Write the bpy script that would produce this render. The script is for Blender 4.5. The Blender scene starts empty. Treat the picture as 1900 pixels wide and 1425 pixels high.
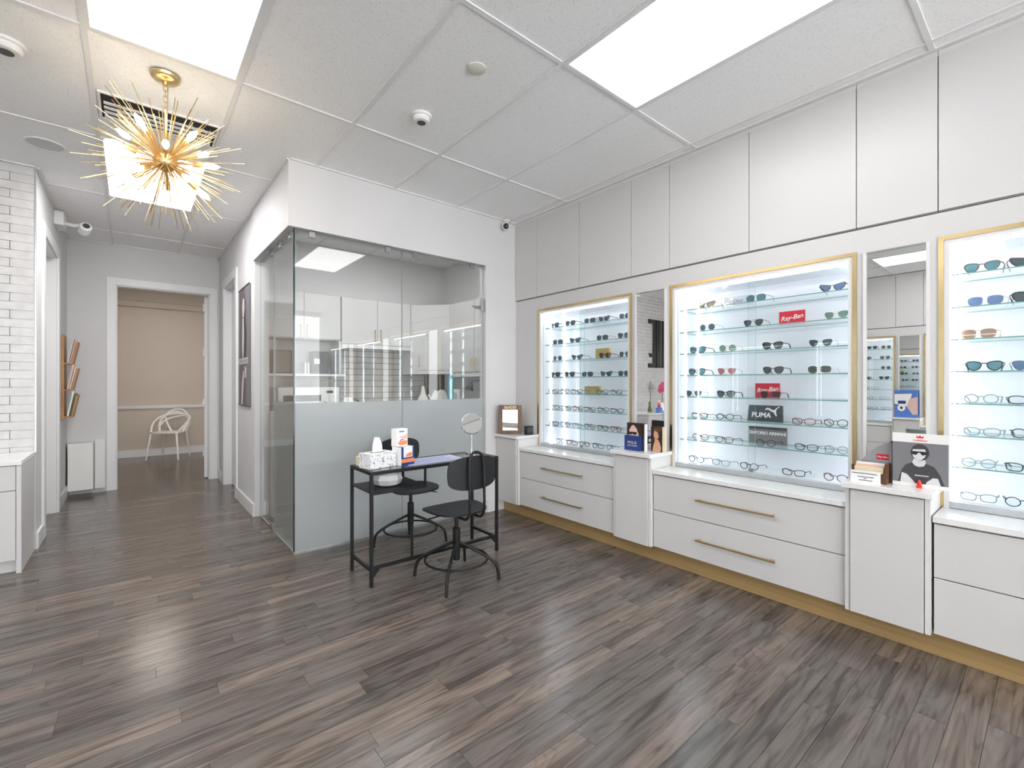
import bpy, bmesh, math, random
from mathutils import Vector, Matrix
random.seed(7)
scene = bpy.context.scene
COL = scene.collection
# ------------------------------------------------------------------ camera
FPX, YAW, HC = 850.2, math.radians(39.686), 1.28
cd = bpy.data.cameras.new('camera'); cam = bpy.data.objects.new('camera', cd); COL.objects.link(cam)
cam.location = (0, 0, HC); cam.rotation_euler = (math.pi/2, 0, -YAW)
cd.sensor_width = 36; cd.lens = FPX/1900*36; cd.shift_y = -1.5/1900; cd.clip_start = 0.02
scene.camera = cam
# ------------------------------------------------------------------ world (daylight outside the shop front) and exposure
world = bpy.data.worlds.new('world'); scene.world = world; world.use_nodes = True
world.node_tree.nodes['Background'].inputs[0].default_value = (0.985, 0.975, 1.0, 1)
world.node_tree.nodes['Background'].inputs[1].default_value = 3.6
vs = scene.view_settings
vs.view_transform = 'Standard'; vs.look = 'None'; vs.gamma = 1; vs.use_curve_mapping = False
vs.exposure = 0.97
cy = scene.cycles
cy.use_denoising = True; cy.use_adaptive_sampling = True; cy.adaptive_threshold = .035; cy.max_bounces = 10; cy.diffuse_bounces = 5; cy.glossy_bounces = 6
cy.transmission_bounces = 8; cy.transparent_max_bounces = 24; cy.sample_clamp_indirect = 6
cy.caustics_reflective = False; cy.caustics_refractive = False
PANEL_E, LED_E, BULB_E = 4.2, 7.3, 16.0
# ------------------------------------------------------------------ materials
def mat(name, col, rough=0.5, metal=0.0, spec=0.5, emit=None, estr=0.0, alpha=None):
    m = bpy.data.materials.new(name); m.use_nodes = True
    b = m.node_tree.nodes['Principled BSDF']
    b.inputs['Base Color'].default_value = (*col, 1); b.inputs['Roughness'].default_value = rough
    b.inputs['Metallic'].default_value = metal; b.inputs['Specular IOR Level'].default_value = spec
    if emit:
        b.inputs['Emission Color'].default_value = (*emit, 1); b.inputs['Emission Strength'].default_value = estr
    return m
def nd(m, t, **kw):
    n = m.node_tree.nodes.new(t)
    for k, v in kw.items(): setattr(n, k, v)
    return n
def lk(m, a, b): m.node_tree.links.new(a, b)
def bsdf(m): return m.node_tree.nodes['Principled BSDF']
def bump(m, src, strength, dist=0.01):
    b = nd(m, 'ShaderNodeBump'); b.inputs['Strength'].default_value = strength; b.inputs['Distance'].default_value = dist
    lk(m, src, b.inputs['Height']); lk(m, b.outputs[0], bsdf(m).inputs['Normal'])
def noisy(m, c1, c2, scale, vec=(1, 1, 1), detail=6, bs=0.0, lo=0.35, hi=0.65):
    tc = nd(m, 'ShaderNodeNewGeometry'); mp = nd(m, 'ShaderNodeMapping'); mp.inputs['Scale'].default_value = vec
    nz = nd(m, 'ShaderNodeTexNoise'); nz.inputs['Scale'].default_value = scale; nz.inputs['Detail'].default_value = detail
    cr = nd(m, 'ShaderNodeValToRGB'); cr.color_ramp.elements[0].position = lo; cr.color_ramp.elements[1].position = hi
    cr.color_ramp.elements[0].color = (*c1, 1); cr.color_ramp.elements[1].color = (*c2, 1)
    lk(m, tc.outputs['Position'], mp.inputs[0]); lk(m, mp.outputs[0], nz.inputs[0]); lk(m, nz.outputs[0], cr.inputs[0])
    lk(m, cr.outputs[0], bsdf(m).inputs['Base Color'])
    if bs: bump(m, nz.outputs[0], bs)
    return m
M = {}
M['paint'] = noisy(mat('white wall paint', (.8, .8, .8), .6, spec=.25), (.665, .655, .655), (.685, .675, .675), 3, bs=.0)
M['trim'] = mat('white satin trim', (.76, .76, .76), .35)
M['lam'] = noisy(mat('white linen laminate', (.8, .79, .785), .34, spec=.4), (.62, .61, .605), (.65, .64, .635), 60, (1, 1, 9), bs=.03, lo=.3, hi=.7)
M['edge'] = mat('white laminate edge', (.72, .71, .70), .35)
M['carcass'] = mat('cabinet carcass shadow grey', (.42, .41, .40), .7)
M['quartz'] = noisy(mat('white quartz', (.86, .86, .85), .12), (.76, .76, .75), (.80, .80, .79), 40)
M['tile'] = noisy(mat('fissured ceiling tile', (.8, .8, .8), .9, spec=.1), (.74, .735, .735), (.93, .925, .92), 150, detail=3, bs=.2, lo=.30, hi=.42)
M['bar'] = mat('white enamel grid bar', (.80, .79, .79), .4)
M['brick'] = noisy(mat('glazed white brick', (.8, .78, .76), .25), (.56, .545, .535), (.63, .615, .605), 14, bs=.04)
M['grout'] = mat('grey grout', (.42, .41, .40), .9)
M['ktile'] = noisy(mat('glossy taupe tile', (.36, .34, .32), .12), (.44, .41, .385), (.54, .51, .48), 5)
M['brass'] = mat('brushed brass', (.70, .52, .27), .30, 1.0)
M['brass2'] = mat('satin gold strip', (.70, .54, .28), .22, 1.0)
M['kick'] = noisy(mat('brushed gold kick plate', (.50, .34, .13), .42, .35), (.46, .31, .13), (.54, .37, .17), 50, (1, .02, 2))
M['alu'] = mat('anodised aluminium', (.62, .64, .66), .3, 1.0)
M['steel'] = mat('brushed steel', (.35, .35, .34), .35, 1.0)
M['chrome'] = mat('chrome', (.82, .82, .82), .08, 1.0)
M['black'] = mat('black powder coat', (.008, .008, .009), .5, spec=.35)
M['blackwood'] = mat('black stained ply', (.010, .011, .013), .5, spec=.35)
M['blackp'] = mat('black plastic', (.02, .02, .022), .3)
M['mirror'] = mat('silvered mirror', (.80, .81, .80), .0, 1.0)
M['backp'] = mat('glossy white display back', (.84, .845, .88), .18)
M['beige'] = mat('taupe room paint', (.60, .535, .465), .7, spec=.2)
M['plastw'] = mat('white plastic', (.84, .83, .81), .3)
M['wood'] = noisy(mat('oiled oak', (.42, .20, .06), .45), (.36, .165, .05), (.52, .27, .09), 30, (1, 1, .15))
M['walnut'] = noisy(mat('dark walnut', (.12, .055, .022), .35), (.085, .037, .015), (.17, .085, .035), 40, (1, 1, .12))
M['paper'] = mat('white paper', (.86, .86, .86), .6)
M['grey'] = mat('mid grey card', (.20, .20, .215), .5)
M['lgrey'] = mat('light grey card', (.55, .55, .56), .5)
M['dgrey'] = mat('dark grey card', (.055, .055, .062), .5)
M['skinbw'] = mat('printed pale grey', (.66, .65, .67), .5)
M['skin'] = mat('printed warm skin', (.62, .33, .22), .5)
M['skinp'] = mat('printed pink skin', (.74, .52, .46), .5)
M['hair'] = mat('printed dark brown', (.035, .02, .015), .5)
M['redp'] = mat('red gloss card', (.58, .012, .03), .3)
M['redd'] = mat('bright red plastic', (.75, .03, .02), .3)
M['blue'] = mat('navy blue card', (.018, .045, .20), .4)
M['blueb'] = mat('mid blue print', (.09, .20, .55), .4)
M['orange'] = mat('orange print', (.85, .27, .10), .5)
M['cream'] = mat('cream print', (.80, .70, .48), .5)
M['goldp'] = mat('gold card', (.50, .38, .12), .35, .5)
M['lav'] = mat('lavender desk pad', (.56, .56, .74), .35)
M['teal'] = mat('teal bottle', (.10, .50, .62), .3)
M['green'] = mat('plant green', (.10, .16, .06), .6)
M['pink'] = mat('pink petal', (.62, .06, .16), .6)
M['pinkl'] = mat('pale pink', (.80, .52, .45), .6)
M['tissue'] = noisy(mat('speckled tissue carton', (.8, .8, .8), .6), (.30, .31, .38), (.82, .82, .83), 75, detail=1, lo=.33, hi=.42)
M['bulb'] = mat('warm bulb glow', (1, .85, .6), .3, emit=(1.0, .84, .62), estr=BULB_E)
M['panel'] = mat('backlit diffuser', (.9, .9, .9), .5, emit=(1.0, .985, .985), estr=PANEL_E)
M['panel2'] = mat('bright backlit diffuser', (.9, .9, .9), .5, emit=(1.0, .985, .985), estr=PANEL_E*2)
M['led'] = mat('cool led strip', (.9, .9, .9), .5, emit=(.93, .965, 1.0), estr=LED_E)
M['dark'] = mat('dark void', (.02, .02, .02), .9)
def thin_glass(name, tint, base=1.0, rough=0.0):
    m = bpy.data.materials.new(name); m.use_nodes = True; nt = m.node_tree; nt.nodes.clear()
    o = nd(m, 'ShaderNodeOutputMaterial'); mx = nd(m, 'ShaderNodeMixShader'); fr = nd(m, 'ShaderNodeLayerWeight')
    tr = nd(m, 'ShaderNodeBsdfTransparent'); gl = nd(m, 'ShaderNodeBsdfGlossy'); mu = nd(m, 'ShaderNodeMath', operation='MULTIPLY_ADD'); pw = nd(m, 'ShaderNodeMath', operation='POWER'); pw.inputs[1].default_value = 5
    fr.inputs[0].default_value = .5; mu.inputs[1].default_value = .96*base; mu.inputs[2].default_value = .04*base; gl.inputs['Roughness'].default_value = rough
    tr.inputs[0].default_value = (*tint, 1); gl.inputs[0].default_value = (1, 1, 1, 1)
    lk(m, fr.outputs['Facing'], pw.inputs[0]); lk(m, pw.outputs[0], mu.inputs[0]); lk(m, mu.outputs[0], mx.inputs[0]); lk(m, tr.outputs[0], mx.inputs[1]); lk(m, gl.outputs[0], mx.inputs[2])
    lk(m, mx.outputs[0], o.inputs[0]); return m
M['glass'] = thin_glass('clear glass pane', (.965, .978, .972), 1.0)
M['caseglass'] = thin_glass('case sliding glass', (.975, .985, .99), .45)
M['shelf'] = thin_glass('glass shelf face', (.945, .975, .975), .6)
M['desk'] = thin_glass('desk top glass', (.86, .90, .88), 1.0)
M['acryl'] = thin_glass('clear acrylic', (.80, .82, .84), 1.2)
M['clens'] = thin_glass('clear lens', (.93, .95, .95), 1.0)
M['seam'] = mat('pale glass edge', (.40, .47, .46), .2)
M['edgeg'] = mat('green glass edge', (.16, .36, .33), .15)
M['gedge'] = mat('dark glass edge', (.012, .025, .025), .1)
def lens(name, c, tr):
    m = thin_glass(name, c, 1.0); return m
M['l_dark'] = lens('smoke lens', (.09, .12, .13), .1); M['l_teal'] = lens('teal lens', (.12, .27, .29), .2)
M['l_blue'] = lens('blue lens', (.16, .24, .40), .3); M['l_brown'] = lens('brown lens', (.40, .24, .16), .3)
M['l_pink'] = lens('pink lens', (.55, .20, .22), .3); M['l_green'] = lens('green lens', (.18, .30, .24), .3); M['l_olive'] = lens('olive lens', (.28, .28, .18), .3)
def frosted():
    m = bpy.data.materials.new('frosted film'); m.use_nodes = True; nt = m.node_tree; nt.nodes.clear()
    o = nd(m, 'ShaderNodeOutputMaterial')
    rf = nd(m, 'ShaderNodeBsdfRefraction'); rf.inputs['Roughness'].default_value = .13; rf.inputs['IOR'].default_value = 1.2; rf.inputs[0].default_value = (.90, .95, .97, 1)
    df = nd(m, 'ShaderNodeBsdfDiffuse'); df.inputs[0].default_value = (.84, .88, .89, 1)
    tl = nd(m, 'ShaderNodeBsdfTranslucent'); tl.inputs[0].default_value = (.84, .88, .89, 1)
    gl = nd(m, 'ShaderNodeBsdfGlossy'); gl.inputs['Roughness'].default_value = .35
    m1 = nd(m, 'ShaderNodeMixShader'); m1.inputs[0].default_value = .4; m2 = nd(m, 'ShaderNodeMixShader'); m2.inputs[0].default_value = .64
    m3 = nd(m, 'ShaderNodeMixShader'); fr = nd(m, 'ShaderNodeFresnel'); fr.inputs[0].default_value = 1.3
    lk(m, df.outputs[0], m1.inputs[1]); lk(m, tl.outputs[0], m1.inputs[2]); lk(m, rf.outputs[0], m2.inputs[1]); lk(m, m1.outputs[0], m2.inputs[2])
    lk(m, fr.outputs[0], m3.inputs[0]); lk(m, m2.outputs[0], m3.inputs[1]); lk(m, gl.outputs[0], m3.inputs[2]); lk(m, m3.outputs[0], o.inputs[0])
    return m
M['frost'] = frosted()
def plankmat():
    m = mat('grey brown oak laminate', (.2, .17, .15), .22, spec=.5)
    at = nd(m, 'ShaderNodeAttribute', attribute_name='tone'); g = nd(m, 'ShaderNodeNewGeometry')
    off = nd(m, 'ShaderNodeVectorMath', operation='SCALE'); cx = nd(m, 'ShaderNodeCombineXYZ')
    lk(m, at.outputs['Fac'], cx.inputs[0]); lk(m, at.outputs['Fac'], cx.inputs[1]); cx.inputs[2].default_value = .3
    lk(m, cx.outputs[0], off.inputs[0]); off.inputs['Scale'].default_value = 37.0
    ad = nd(m, 'ShaderNodeVectorMath', operation='ADD'); lk(m, g.outputs['Position'], ad.inputs[0]); lk(m, off.outputs[0], ad.inputs[1])
    mp = nd(m, 'ShaderNodeMapping'); mp.inputs['Scale'].default_value = (.95, 11, 1); lk(m, ad.outputs[0], mp.inputs[0])
    n1 = nd(m, 'ShaderNodeTexNoise'); n1.inputs['Scale'].default_value = 2.2; n1.inputs['Detail'].default_value = 6; n1.inputs['Distortion'].default_value = 1.1
    lk(m, mp.outputs[0], n1.inputs[0])
    wv = nd(m, 'ShaderNodeTexWave', wave_type='RINGS', rings_direction='Z'); wv.inputs['Scale'].default_value = 2.6; wv.inputs['Distortion'].default_value = 5
    wv.inputs['Detail'].default_value = 3; mp2 = nd(m, 'ShaderNodeMapping'); mp2.inputs['Scale'].default_value = (.8, 6, 1); lk(m, ad.outputs[0], mp2.inputs[0]); lk(m, mp2.outputs[0], wv.inputs[0])
    mixf = nd(m, 'ShaderNodeMath', operation='MULTIPLY_ADD'); lk(m, wv.outputs['Fac'], mixf.inputs[0]); mixf.inputs[1].default_value = .05; lk(m, n1.outputs[0], mixf.inputs[2])
    mp3 = nd(m, 'ShaderNodeMapping'); mp3.inputs['Scale'].default_value = (.75, 4.6, 1); lk(m, ad.outputs[0], mp3.inputs[0])
    n3 = nd(m, 'ShaderNodeTexNoise'); n3.inputs['Scale'].default_value = 1.5; n3.inputs['Detail'].default_value = 1.5; n3.inputs['Distortion'].default_value = .4; lk(m, mp3.outputs[0], n3.inputs[0])
    k3 = nd(m, 'ShaderNodeMath', operation='MULTIPLY'); k3.inputs[1].default_value = 95; lk(m, n3.outputs[0], k3.inputs[0])
    s3 = nd(m, 'ShaderNodeMath', operation='SINE'); lk(m, k3.outputs[0], s3.inputs[0])
    r3 = nd(m, 'ShaderNodeMapRange'); r3.inputs[1].default_value = -1; r3.inputs[2].default_value = -.25; r3.inputs[3].default_value = -.085; r3.inputs[4].default_value = 0; lk(m, s3.outputs[0], r3.inputs[0])
    b3 = nd(m, 'ShaderNodeMapRange'); b3.inputs[1].default_value = .33; b3.inputs[2].default_value = .5; b3.inputs[3].default_value = -.10; b3.inputs[4].default_value = 0; lk(m, n3.outputs[0], b3.inputs[0])
    a3 = nd(m, 'ShaderNodeMath', operation='ADD'); lk(m, r3.outputs[0], a3.inputs[0]); lk(m, b3.outputs[0], a3.inputs[1])
    a4 = nd(m, 'ShaderNodeMath', operation='ADD'); lk(m, mixf.outputs[0], a4.inputs[0]); lk(m, a3.outputs[0], a4.inputs[1]); mixf = a4
    cr = nd(m, 'ShaderNodeValToRGB'); e = cr.color_ramp.elements
    e[0].position = .30; e[0].color = (.066, .055, .049, 1); e[1].position = .80; e[1].color = (.200, .172, .153, 1)
    mid = e.new(.52); mid.color = (.138, .117, .103, 1)
    lk(m, mixf.outputs[0], cr.inputs[0])
    tr = nd(m, 'ShaderNodeValToRGB'); t = tr.color_ramp.elements
    t[0].position = 0; t[0].color = (.82, .82, .83, 1); t[1].position = 1; t[1].color = (1.35, 1.23, 1.13, 1); q = t.new(.6); q.color = (.98, .95, .93, 1)
    lk(m, at.outputs['Fac'], tr.inputs[0])
    mm = nd(m, 'ShaderNodeMix', data_type='RGBA', blend_type='MULTIPLY'); mm.inputs[0].default_value = 1
    lk(m, cr.outputs[0], mm.inputs[6]); lk(m, tr.outputs[0], mm.inputs[7]); lk(m, mm.outputs[2], bsdf(m).inputs['Base Color'])
    bump(m, n1.outputs[0], .05, .004)
    return m
M['plank'] = plankmat()
# ------------------------------------------------------------------ mesh builder
ORG = {}
class MB:
    def __init__(s): s.v = []; s.f = []; s.mi = []
    def quad(s, pts, mi=0):
        b = len(s.v); s.v += [tuple(p) for p in pts]; s.f.append(tuple(range(b, b+len(pts)))); s.mi.append(mi); return s
    def box(s, x0, x1, y0, y1, z0, z1, mi=0):
        x0, x1 = min(x0, x1), max(x0, x1); y0, y1 = min(y0, y1), max(y0, y1); z0, z1 = min(z0, z1), max(z0, z1)
        b = len(s.v); s.v += [(x, y, z) for z in (z0, z1) for y in (y0, y1) for x in (x0, x1)]
        for f in ((0,2,3,1),(4,5,7,6),(0,1,5,4),(2,6,7,3),(0,4,6,2),(1,3,7,5)): s.f.append(tuple(b+i for i in f)); s.mi.append(mi)
        return s
    def prism(s, poly, ax, a0, a1, mi=0):
        # poly of 2D points in the plane normal to axis ax (order of the remaining axes)
        def P(p, a): return (a, p[0], p[1]) if ax == 0 else (p[0], a, p[1]) if ax == 1 else (p[0], p[1], a)
        n = len(poly); b = len(s.v); s.v += [P(p, a0) for p in poly] + [P(p, a1) for p in poly]
        s.f.append(tuple(b+i for i in range(n-1, -1, -1))); s.mi.append(mi); s.f.append(tuple(b+n+i for i in range(n))); s.mi.append(mi)
        for i in range(n): j = (i+1) % n; s.f.append((b+i, b+j, b+n+j, b+n+i)); s.mi.append(mi)
        return s
    def tube(s, path, r, n=8, closed=False, cap=True, mi=0):
        pts = [Vector(p) for p in path]; m = len(pts); rs = r if isinstance(r, (list, tuple)) else [r]*m
        b = len(s.v); up = None
        for i, p in enumerate(pts):
            if closed: t = (pts[(i+1) % m]-pts[i-1])
            else: t = pts[min(i+1, m-1)]-pts[max(i-1, 0)]
            t.normalize()
            if up is None:
                up = Vector((0, 0, 1)) if abs(t.z) < .9 else Vector((1, 0, 0))
            u = t.cross(up)
            if u.length < 1e-4: u = t.cross(Vector((0, 1, 0)))
            u.normalize(); w = u.cross(t); up = w
            for k in range(n):
                a = 2*math.pi*k/n; s.v.append(tuple(p+u*(math.cos(a)*rs[i])+w*(math.sin(a)*rs[i])))
        for i in range(m if closed else m-1):
            i2 = (i+1) % m
            for k in range(n):
                k2 = (k+1) % n; s.f.append((b+i*n+k, b+i*n+k2, b+i2*n+k2, b+i2*n+k)); s.mi.append(mi)
        if cap and not closed:
            s.f.append(tuple(b+k for k in range(n-1, -1, -1))); s.mi.append(mi)
            s.f.append(tuple(b+(m-1)*n+k for k in range(n))); s.mi.append(mi)
        return s
    def lathe(s, prof, c=(0, 0, 0), n=20, axis=None, mi=0):
        # prof: (radius, height) ; axis: direction vector
        ax = Vector(axis or (0, 0, 1)).normalized(); u = ax.cross(Vector((0, 0, 1)) if abs(ax.z) < .9 else Vector((1, 0, 0))).normalized(); w = ax.cross(u)
        b = len(s.v); c = Vector(c)
        for r, h in prof:
            for k in range(n):
                a = 2*math.pi*k/n; s.v.append(tuple(c+ax*h+(u*math.cos(a)+w*math.sin(a))*max(r, 1e-5)))
        for i in range(len(prof)-1):
            for k in range(n):
                k2 = (k+1) % n; s.f.append((b+i*n+k, b+i*n+k2, b+(i+1)*n+k2, b+(i+1)*n+k)); s.mi.append(mi)
        s.f.append(tuple(b+k for k in range(n-1, -1, -1))); s.mi.append(mi)
        m = len(prof)-1; s.f.append(tuple(b+m*n+k for k in range(n))); s.mi.append(mi)
        return s
    def mesh(s, name, org=(0, 0, 0), smooth=False):
        me = bpy.data.meshes.new(name); ox, oy, oz = org
        me.from_pydata([(x-ox, y-oy, z-oz) for x, y, z in s.v], [], s.f)
        if any(s.mi): me.polygons.foreach_set('material_index', s.mi)
        bm = bmesh.new(); bm.from_mesh(me); bmesh.ops.recalc_face_normals(bm, faces=bm.faces); bm.to_mesh(me); bm.free()
        if smooth:
            me.polygons.foreach_set('use_smooth', [True]*len(me.polygons))
            me.set_sharp_from_angle(angle=math.radians(38))
        return me
    def build(s, name, mats, parent=None, local=False, smooth=False, bevel=0):
        if parent is not None: org = (0, 0, 0) if local else ORG[parent.name]
        elif local: org = (0, 0, 0)
        else:
            xs, ys, zs = zip(*s.v); org = ((min(xs)+max(xs))/2, (min(ys)+max(ys))/2, min(zs))
        o = bpy.data.objects.new(name, s.mesh(name, org, smooth)); COL.objects.link(o)
        for m in (mats if isinstance(mats, (list, tuple)) else [mats]): o.data.materials.append(M[m] if isinstance(m, str) else m)
        if parent is not None: o.parent = parent; ORG[o.name] = ORG.get(parent.name, (0, 0, 0))
        else: o.location = org; ORG[o.name] = org
        if bevel:
            bv = o.modifiers.new('bevel', 'BEVEL'); bv.width = bevel; bv.segments = 2; bv.limit_method = 'ANGLE'
        return o
def B(*a): return MB().box(*a)
def tag(o, label, cat, group=None, kind=None):
    o['label'] = label; o['category'] = cat
    if group: o['group'] = group
    if kind: o['kind'] = kind
    return o
def struct(o, label, cat): return tag(o, label, cat, kind='structure')
def T(name, label, cat, loc=(0, 0, 0), rz=0, group=None, kind=None):
    o = bpy.data.objects.new(name, None); COL.objects.link(o); o.empty_display_size = .05
    o.location = loc; o.rotation_euler = (0, 0, rz); ORG[o.name] = tuple(loc); return tag(o, label, cat, group, kind)
def copy_part(src, parent):
    o = src.copy(); COL.objects.link(o); o.parent = parent; ORG[o.name] = ORG.get(parent.name, (0, 0, 0)); return o
def text_mesh(body, size, shear=0, bold=0, spacing=1.0, extrude=.0004):
    cu = bpy.data.curves.new('lettering', 'FONT'); cu.body = body; cu.size = size; cu.shear = shear; cu.offset = bold; cu.space_character = spacing
    cu.extrude = extrude; cu.align_x = 'CENTER'; cu.align_y = 'CENTER'; cu.resolution_u = 3
    ob = bpy.data.objects.new('tmp', cu); COL.objects.link(ob)
    dg = bpy.context.evaluated_depsgraph_get(); me = bpy.data.meshes.new_from_object(ob.evaluated_get(dg))
    bpy.data.objects.remove(ob); bpy.data.curves.remove(cu); return me
def put_text(name, body, size, m, parent, pos, u, v, **kw):
    me = text_mesh(body, size, **kw); me.name = name
    u = Vector(u).normalized(); v = Vector(v).normalized(); w = u.cross(v); o3 = ORG[parent.name]
    mt = Matrix(((u.x, v.x, w.x, pos[0]-o3[0]), (u.y, v.y, w.y, pos[1]-o3[1]), (u.z, v.z, w.z, pos[2]-o3[2]), (0, 0, 0, 1)))
    me.transform(mt); me.materials.clear(); me.materials.append(M[m])
    o = bpy.data.objects.new(name, me); COL.objects.link(o); o.parent = parent; ORG[o.name] = o3; return o
def decal(name, m, parent, pos, u, v, poly, layer=1):
    u = Vector(u); v = Vector(v); w = u.cross(v).normalized(); p0 = Vector(pos)+w*(.0006*layer); mb = MB()
    a = [p0+u*p[0]+v*p[1] for p in poly]; c = [p-w*.0005 for p in a]; n = len(a); b = 0
    mb.v = [tuple(p) for p in a+c]; mb.f = [tuple(range(n)), tuple(range(2*n-1, n-1, -1))]+[(i, n+i, n+(i+1) % n, (i+1) % n) for i in range(n)]; mb.mi = [0]*(n+2)
    return mb.build(name, m, parent)
def ell(cx, cy, rx, ry, n=18, a0=0, a1=360): return [(cx+rx*math.cos(math.radians(a0+(a1-a0)*i/n)), cy+ry*math.sin(math.radians(a0+(a1-a0)*i/n))) for i in range(n+(0 if a1-a0 == 360 else 1))]
def rect(x0, y0, x1, y1): return [(x0, y0), (x1, y0), (x1, y1), (x0, y1)]
def chaikin(p, it=2, closed=True):
    for _ in range(it):
        q = []; n = len(p)
        for i in range(n if closed else n-1):
            a, b = p[i], p[(i+1) % n]; q += [tuple(.75*s+.25*t for s, t in zip(a, b)), tuple(.25*s+.75*t for s, t in zip(a, b))]
        p = q if closed else [p[0]]+q+[p[-1]]
    return p
# projection for ranking planks by what the photo shows
def project(x, y, z):
    d = x*math.sin(YAW)+y*math.cos(YAW)
    if d < .05: return None
    return 950+FPX*(x*math.cos(YAW)-y*math.sin(YAW))/d, 711-FPX*(z-HC)/d, d
# ================================================================== SETTING
ZC = 2.94
# floor: dark underlay with laminate strips laid along X
floor = struct(B(-3.3, 3.6, -3.9, 10.4, -.06, -.005).build('floor', 'dark'), 'grey-brown oak laminate floor of narrow strips', 'floor')
PW = .0972; planks = []
ny = int((10.4+3.9)/PW)
for j in range(ny):
    y0 = -3.9+j*PW; x = -3.3-random.random()*1.1
    while x < 3.6:
        L = random.choice((.42, .62, .80, .95, 1.1, 1.25)); a, b = max(x, -3.3), min(x+L, 3.6); x += L
        if b-a < .05: continue
        planks.append((a, b, y0, y0+PW, random.random()**1.25))
def near_rank(p):
    best = None
    for q in ((p[0], p[2]), (p[1], p[2]), ((p[0]+p[1])/2, p[2])):
        r = project(q[0], q[1], 0)
        if r and -60 < r[0] < 1960 and 700 < r[1] < 1480: best = r[2] if best is None else min(best, r[2])
    return best
def plank_mesh(lst, name, org):
    mb = MB(); tones = []; g = .0007
    for a, b, c, d, t in lst:
        mb.box(a+g, b-g, c+g, d-g, -.006, 0); tones += [t]*8
    me = mb.mesh(name, org); at = me.attributes.new('tone', 'FLOAT', 'POINT'); at.data.foreach_set('value', tones); me.materials.append(M['plank']); return me
vis = []; rest = []
for p in planks:
    r = near_rank(p)
    (vis if r is not None and r < 3.7 else rest).append((r, p))
vis.sort(key=lambda t: t[0])
if len(vis) > 260: rest += vis[260:]; vis = vis[:260]
FO = ORG['floor']
for r, p in vis:
    o = bpy.data.objects.new('floor_plank', plank_mesh([p], 'floor_plank', FO)); COL.objects.link(o); o.parent = floor
o = bpy.data.objects.new('far_planks', plank_mesh([p for r, p in rest], 'far_planks', FO)); COL.objects.link(o); o.parent = floor; o['kind'] = 'stuff'
# ceiling
ceil = struct(B(-3.3, 3.6, -3.9, 10.4, ZC+.012, ZC+.08).build('ceiling', 'dark'), 'suspended ceiling of white fissured tiles in a metal grid', 'ceiling')
GX = [-3.2]+[1.09+.6315*k for k in range(-6, 4)]+[3.6]; GY = [-3.9]+[2.91+1.245*k for k in range(-5, 4)]+[7.3]
LIGHTS = {(0, 1): 0, (0, 3): 1, (3, 0): 2, (0, -2): 3, (-3, 0): 5}   # (col from -0.1725, row from 0.42)
def cell(i, j): x0 = 1.09+.6315*(-2+i); y0 = .42+1.245*j; return x0, x0+.6315, y0, y0+1.245
lit = [cell(i, j) for i, j in LIGHTS]
for i in range(len(GX)-1):
    for j in range(len(GY)-1):
        a, b, c, d = GX[i], GX[i+1], GY[j], GY[j+1]
        if any(abs(a-q[0]) < .02 and abs(c-q[2]) < .02 for q in lit): continue
        if b-a < .02 or d-c < .02: continue
        B(a+.004, b-.004, c+.004, d-.004, ZC+.003, ZC+.012).build('ceiling_tile', 'tile', ceil)
for x in GX[1:-1]: B(x-.012, x+.012, -3.9, 7.27, ZC-.004, ZC+.004).build('grid_bar', 'bar', ceil)
for y in GY[1:-1]:
    mb = MB()
    for i in range(len(GX)-1): mb.box(GX[i]+.012, GX[i+1]-.012, y-.012, y+.012, ZC-.003, ZC+.004)
    mb.build('grid_bar', 'bar', ceil)
for nm, bx in (('a', (3.06, 3.09, -3.8, 3.66)), ('b', (.905, 3.06, 3.635, 3.66)), ('c', (.88, .905, 3.66, 7.27)), ('d', (-.57, -.545, 5.06, 7.27)), ('e', (-.57, .905, 7.245, 7.27)), ('f', (-2.8, -.57, 5.035, 5.06))):
    B(bx[0], bx[1], bx[2], bx[3], ZC-.006, ZC+.003).build('wall_angle', 'bar', ceil)
B(-1.5, 2.1, 7.39, 10.4, ZC-.02, ZC+.01).build('back_room_ceiling', 'paint', ceil)
LL = ['backlit ceiling panel nearest the brass chandelier canopy', 'backlit ceiling panel behind the brass starburst chandelier', 'large backlit ceiling panel in front of the white upper cabinets',
      'backlit ceiling panel behind the camera over the corridor line', 'backlit ceiling panel behind the camera by the display wall', 'backlit ceiling panel over the far side seen in the mirror', 'backlit ceiling panel behind the camera on the far side']
for (i, j), k in LIGHTS.items():
    x0, x1, y0, y1 = cell(i, j); t = T('ceiling_light', LL[k], 'ceiling light', ((x0+x1)/2, (y0+y1)/2, ZC-.004), group='backlit ceiling panels')
    mb = MB(); w = .024
    mb.box(x0+.002, x1-.002, y0+.002, y0+w, ZC-.006, ZC+.01).box(x0+.002, x1-.002, y1-w, y1-.002, ZC-.006, ZC+.01).box(x0+.002, x0+w, y0+w, y1-w, ZC-.006, ZC+.01).box(x1-w, x1-.002, y0+w, y1-w, ZC-.006, ZC+.01)
    mb.build('frame', 'bar', t); B(x0+w, x1-w, y0+w, y1-w, ZC-.001, ZC+.008).build('diffuser', 'panel2' if k == 1 else 'panel', t)
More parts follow.
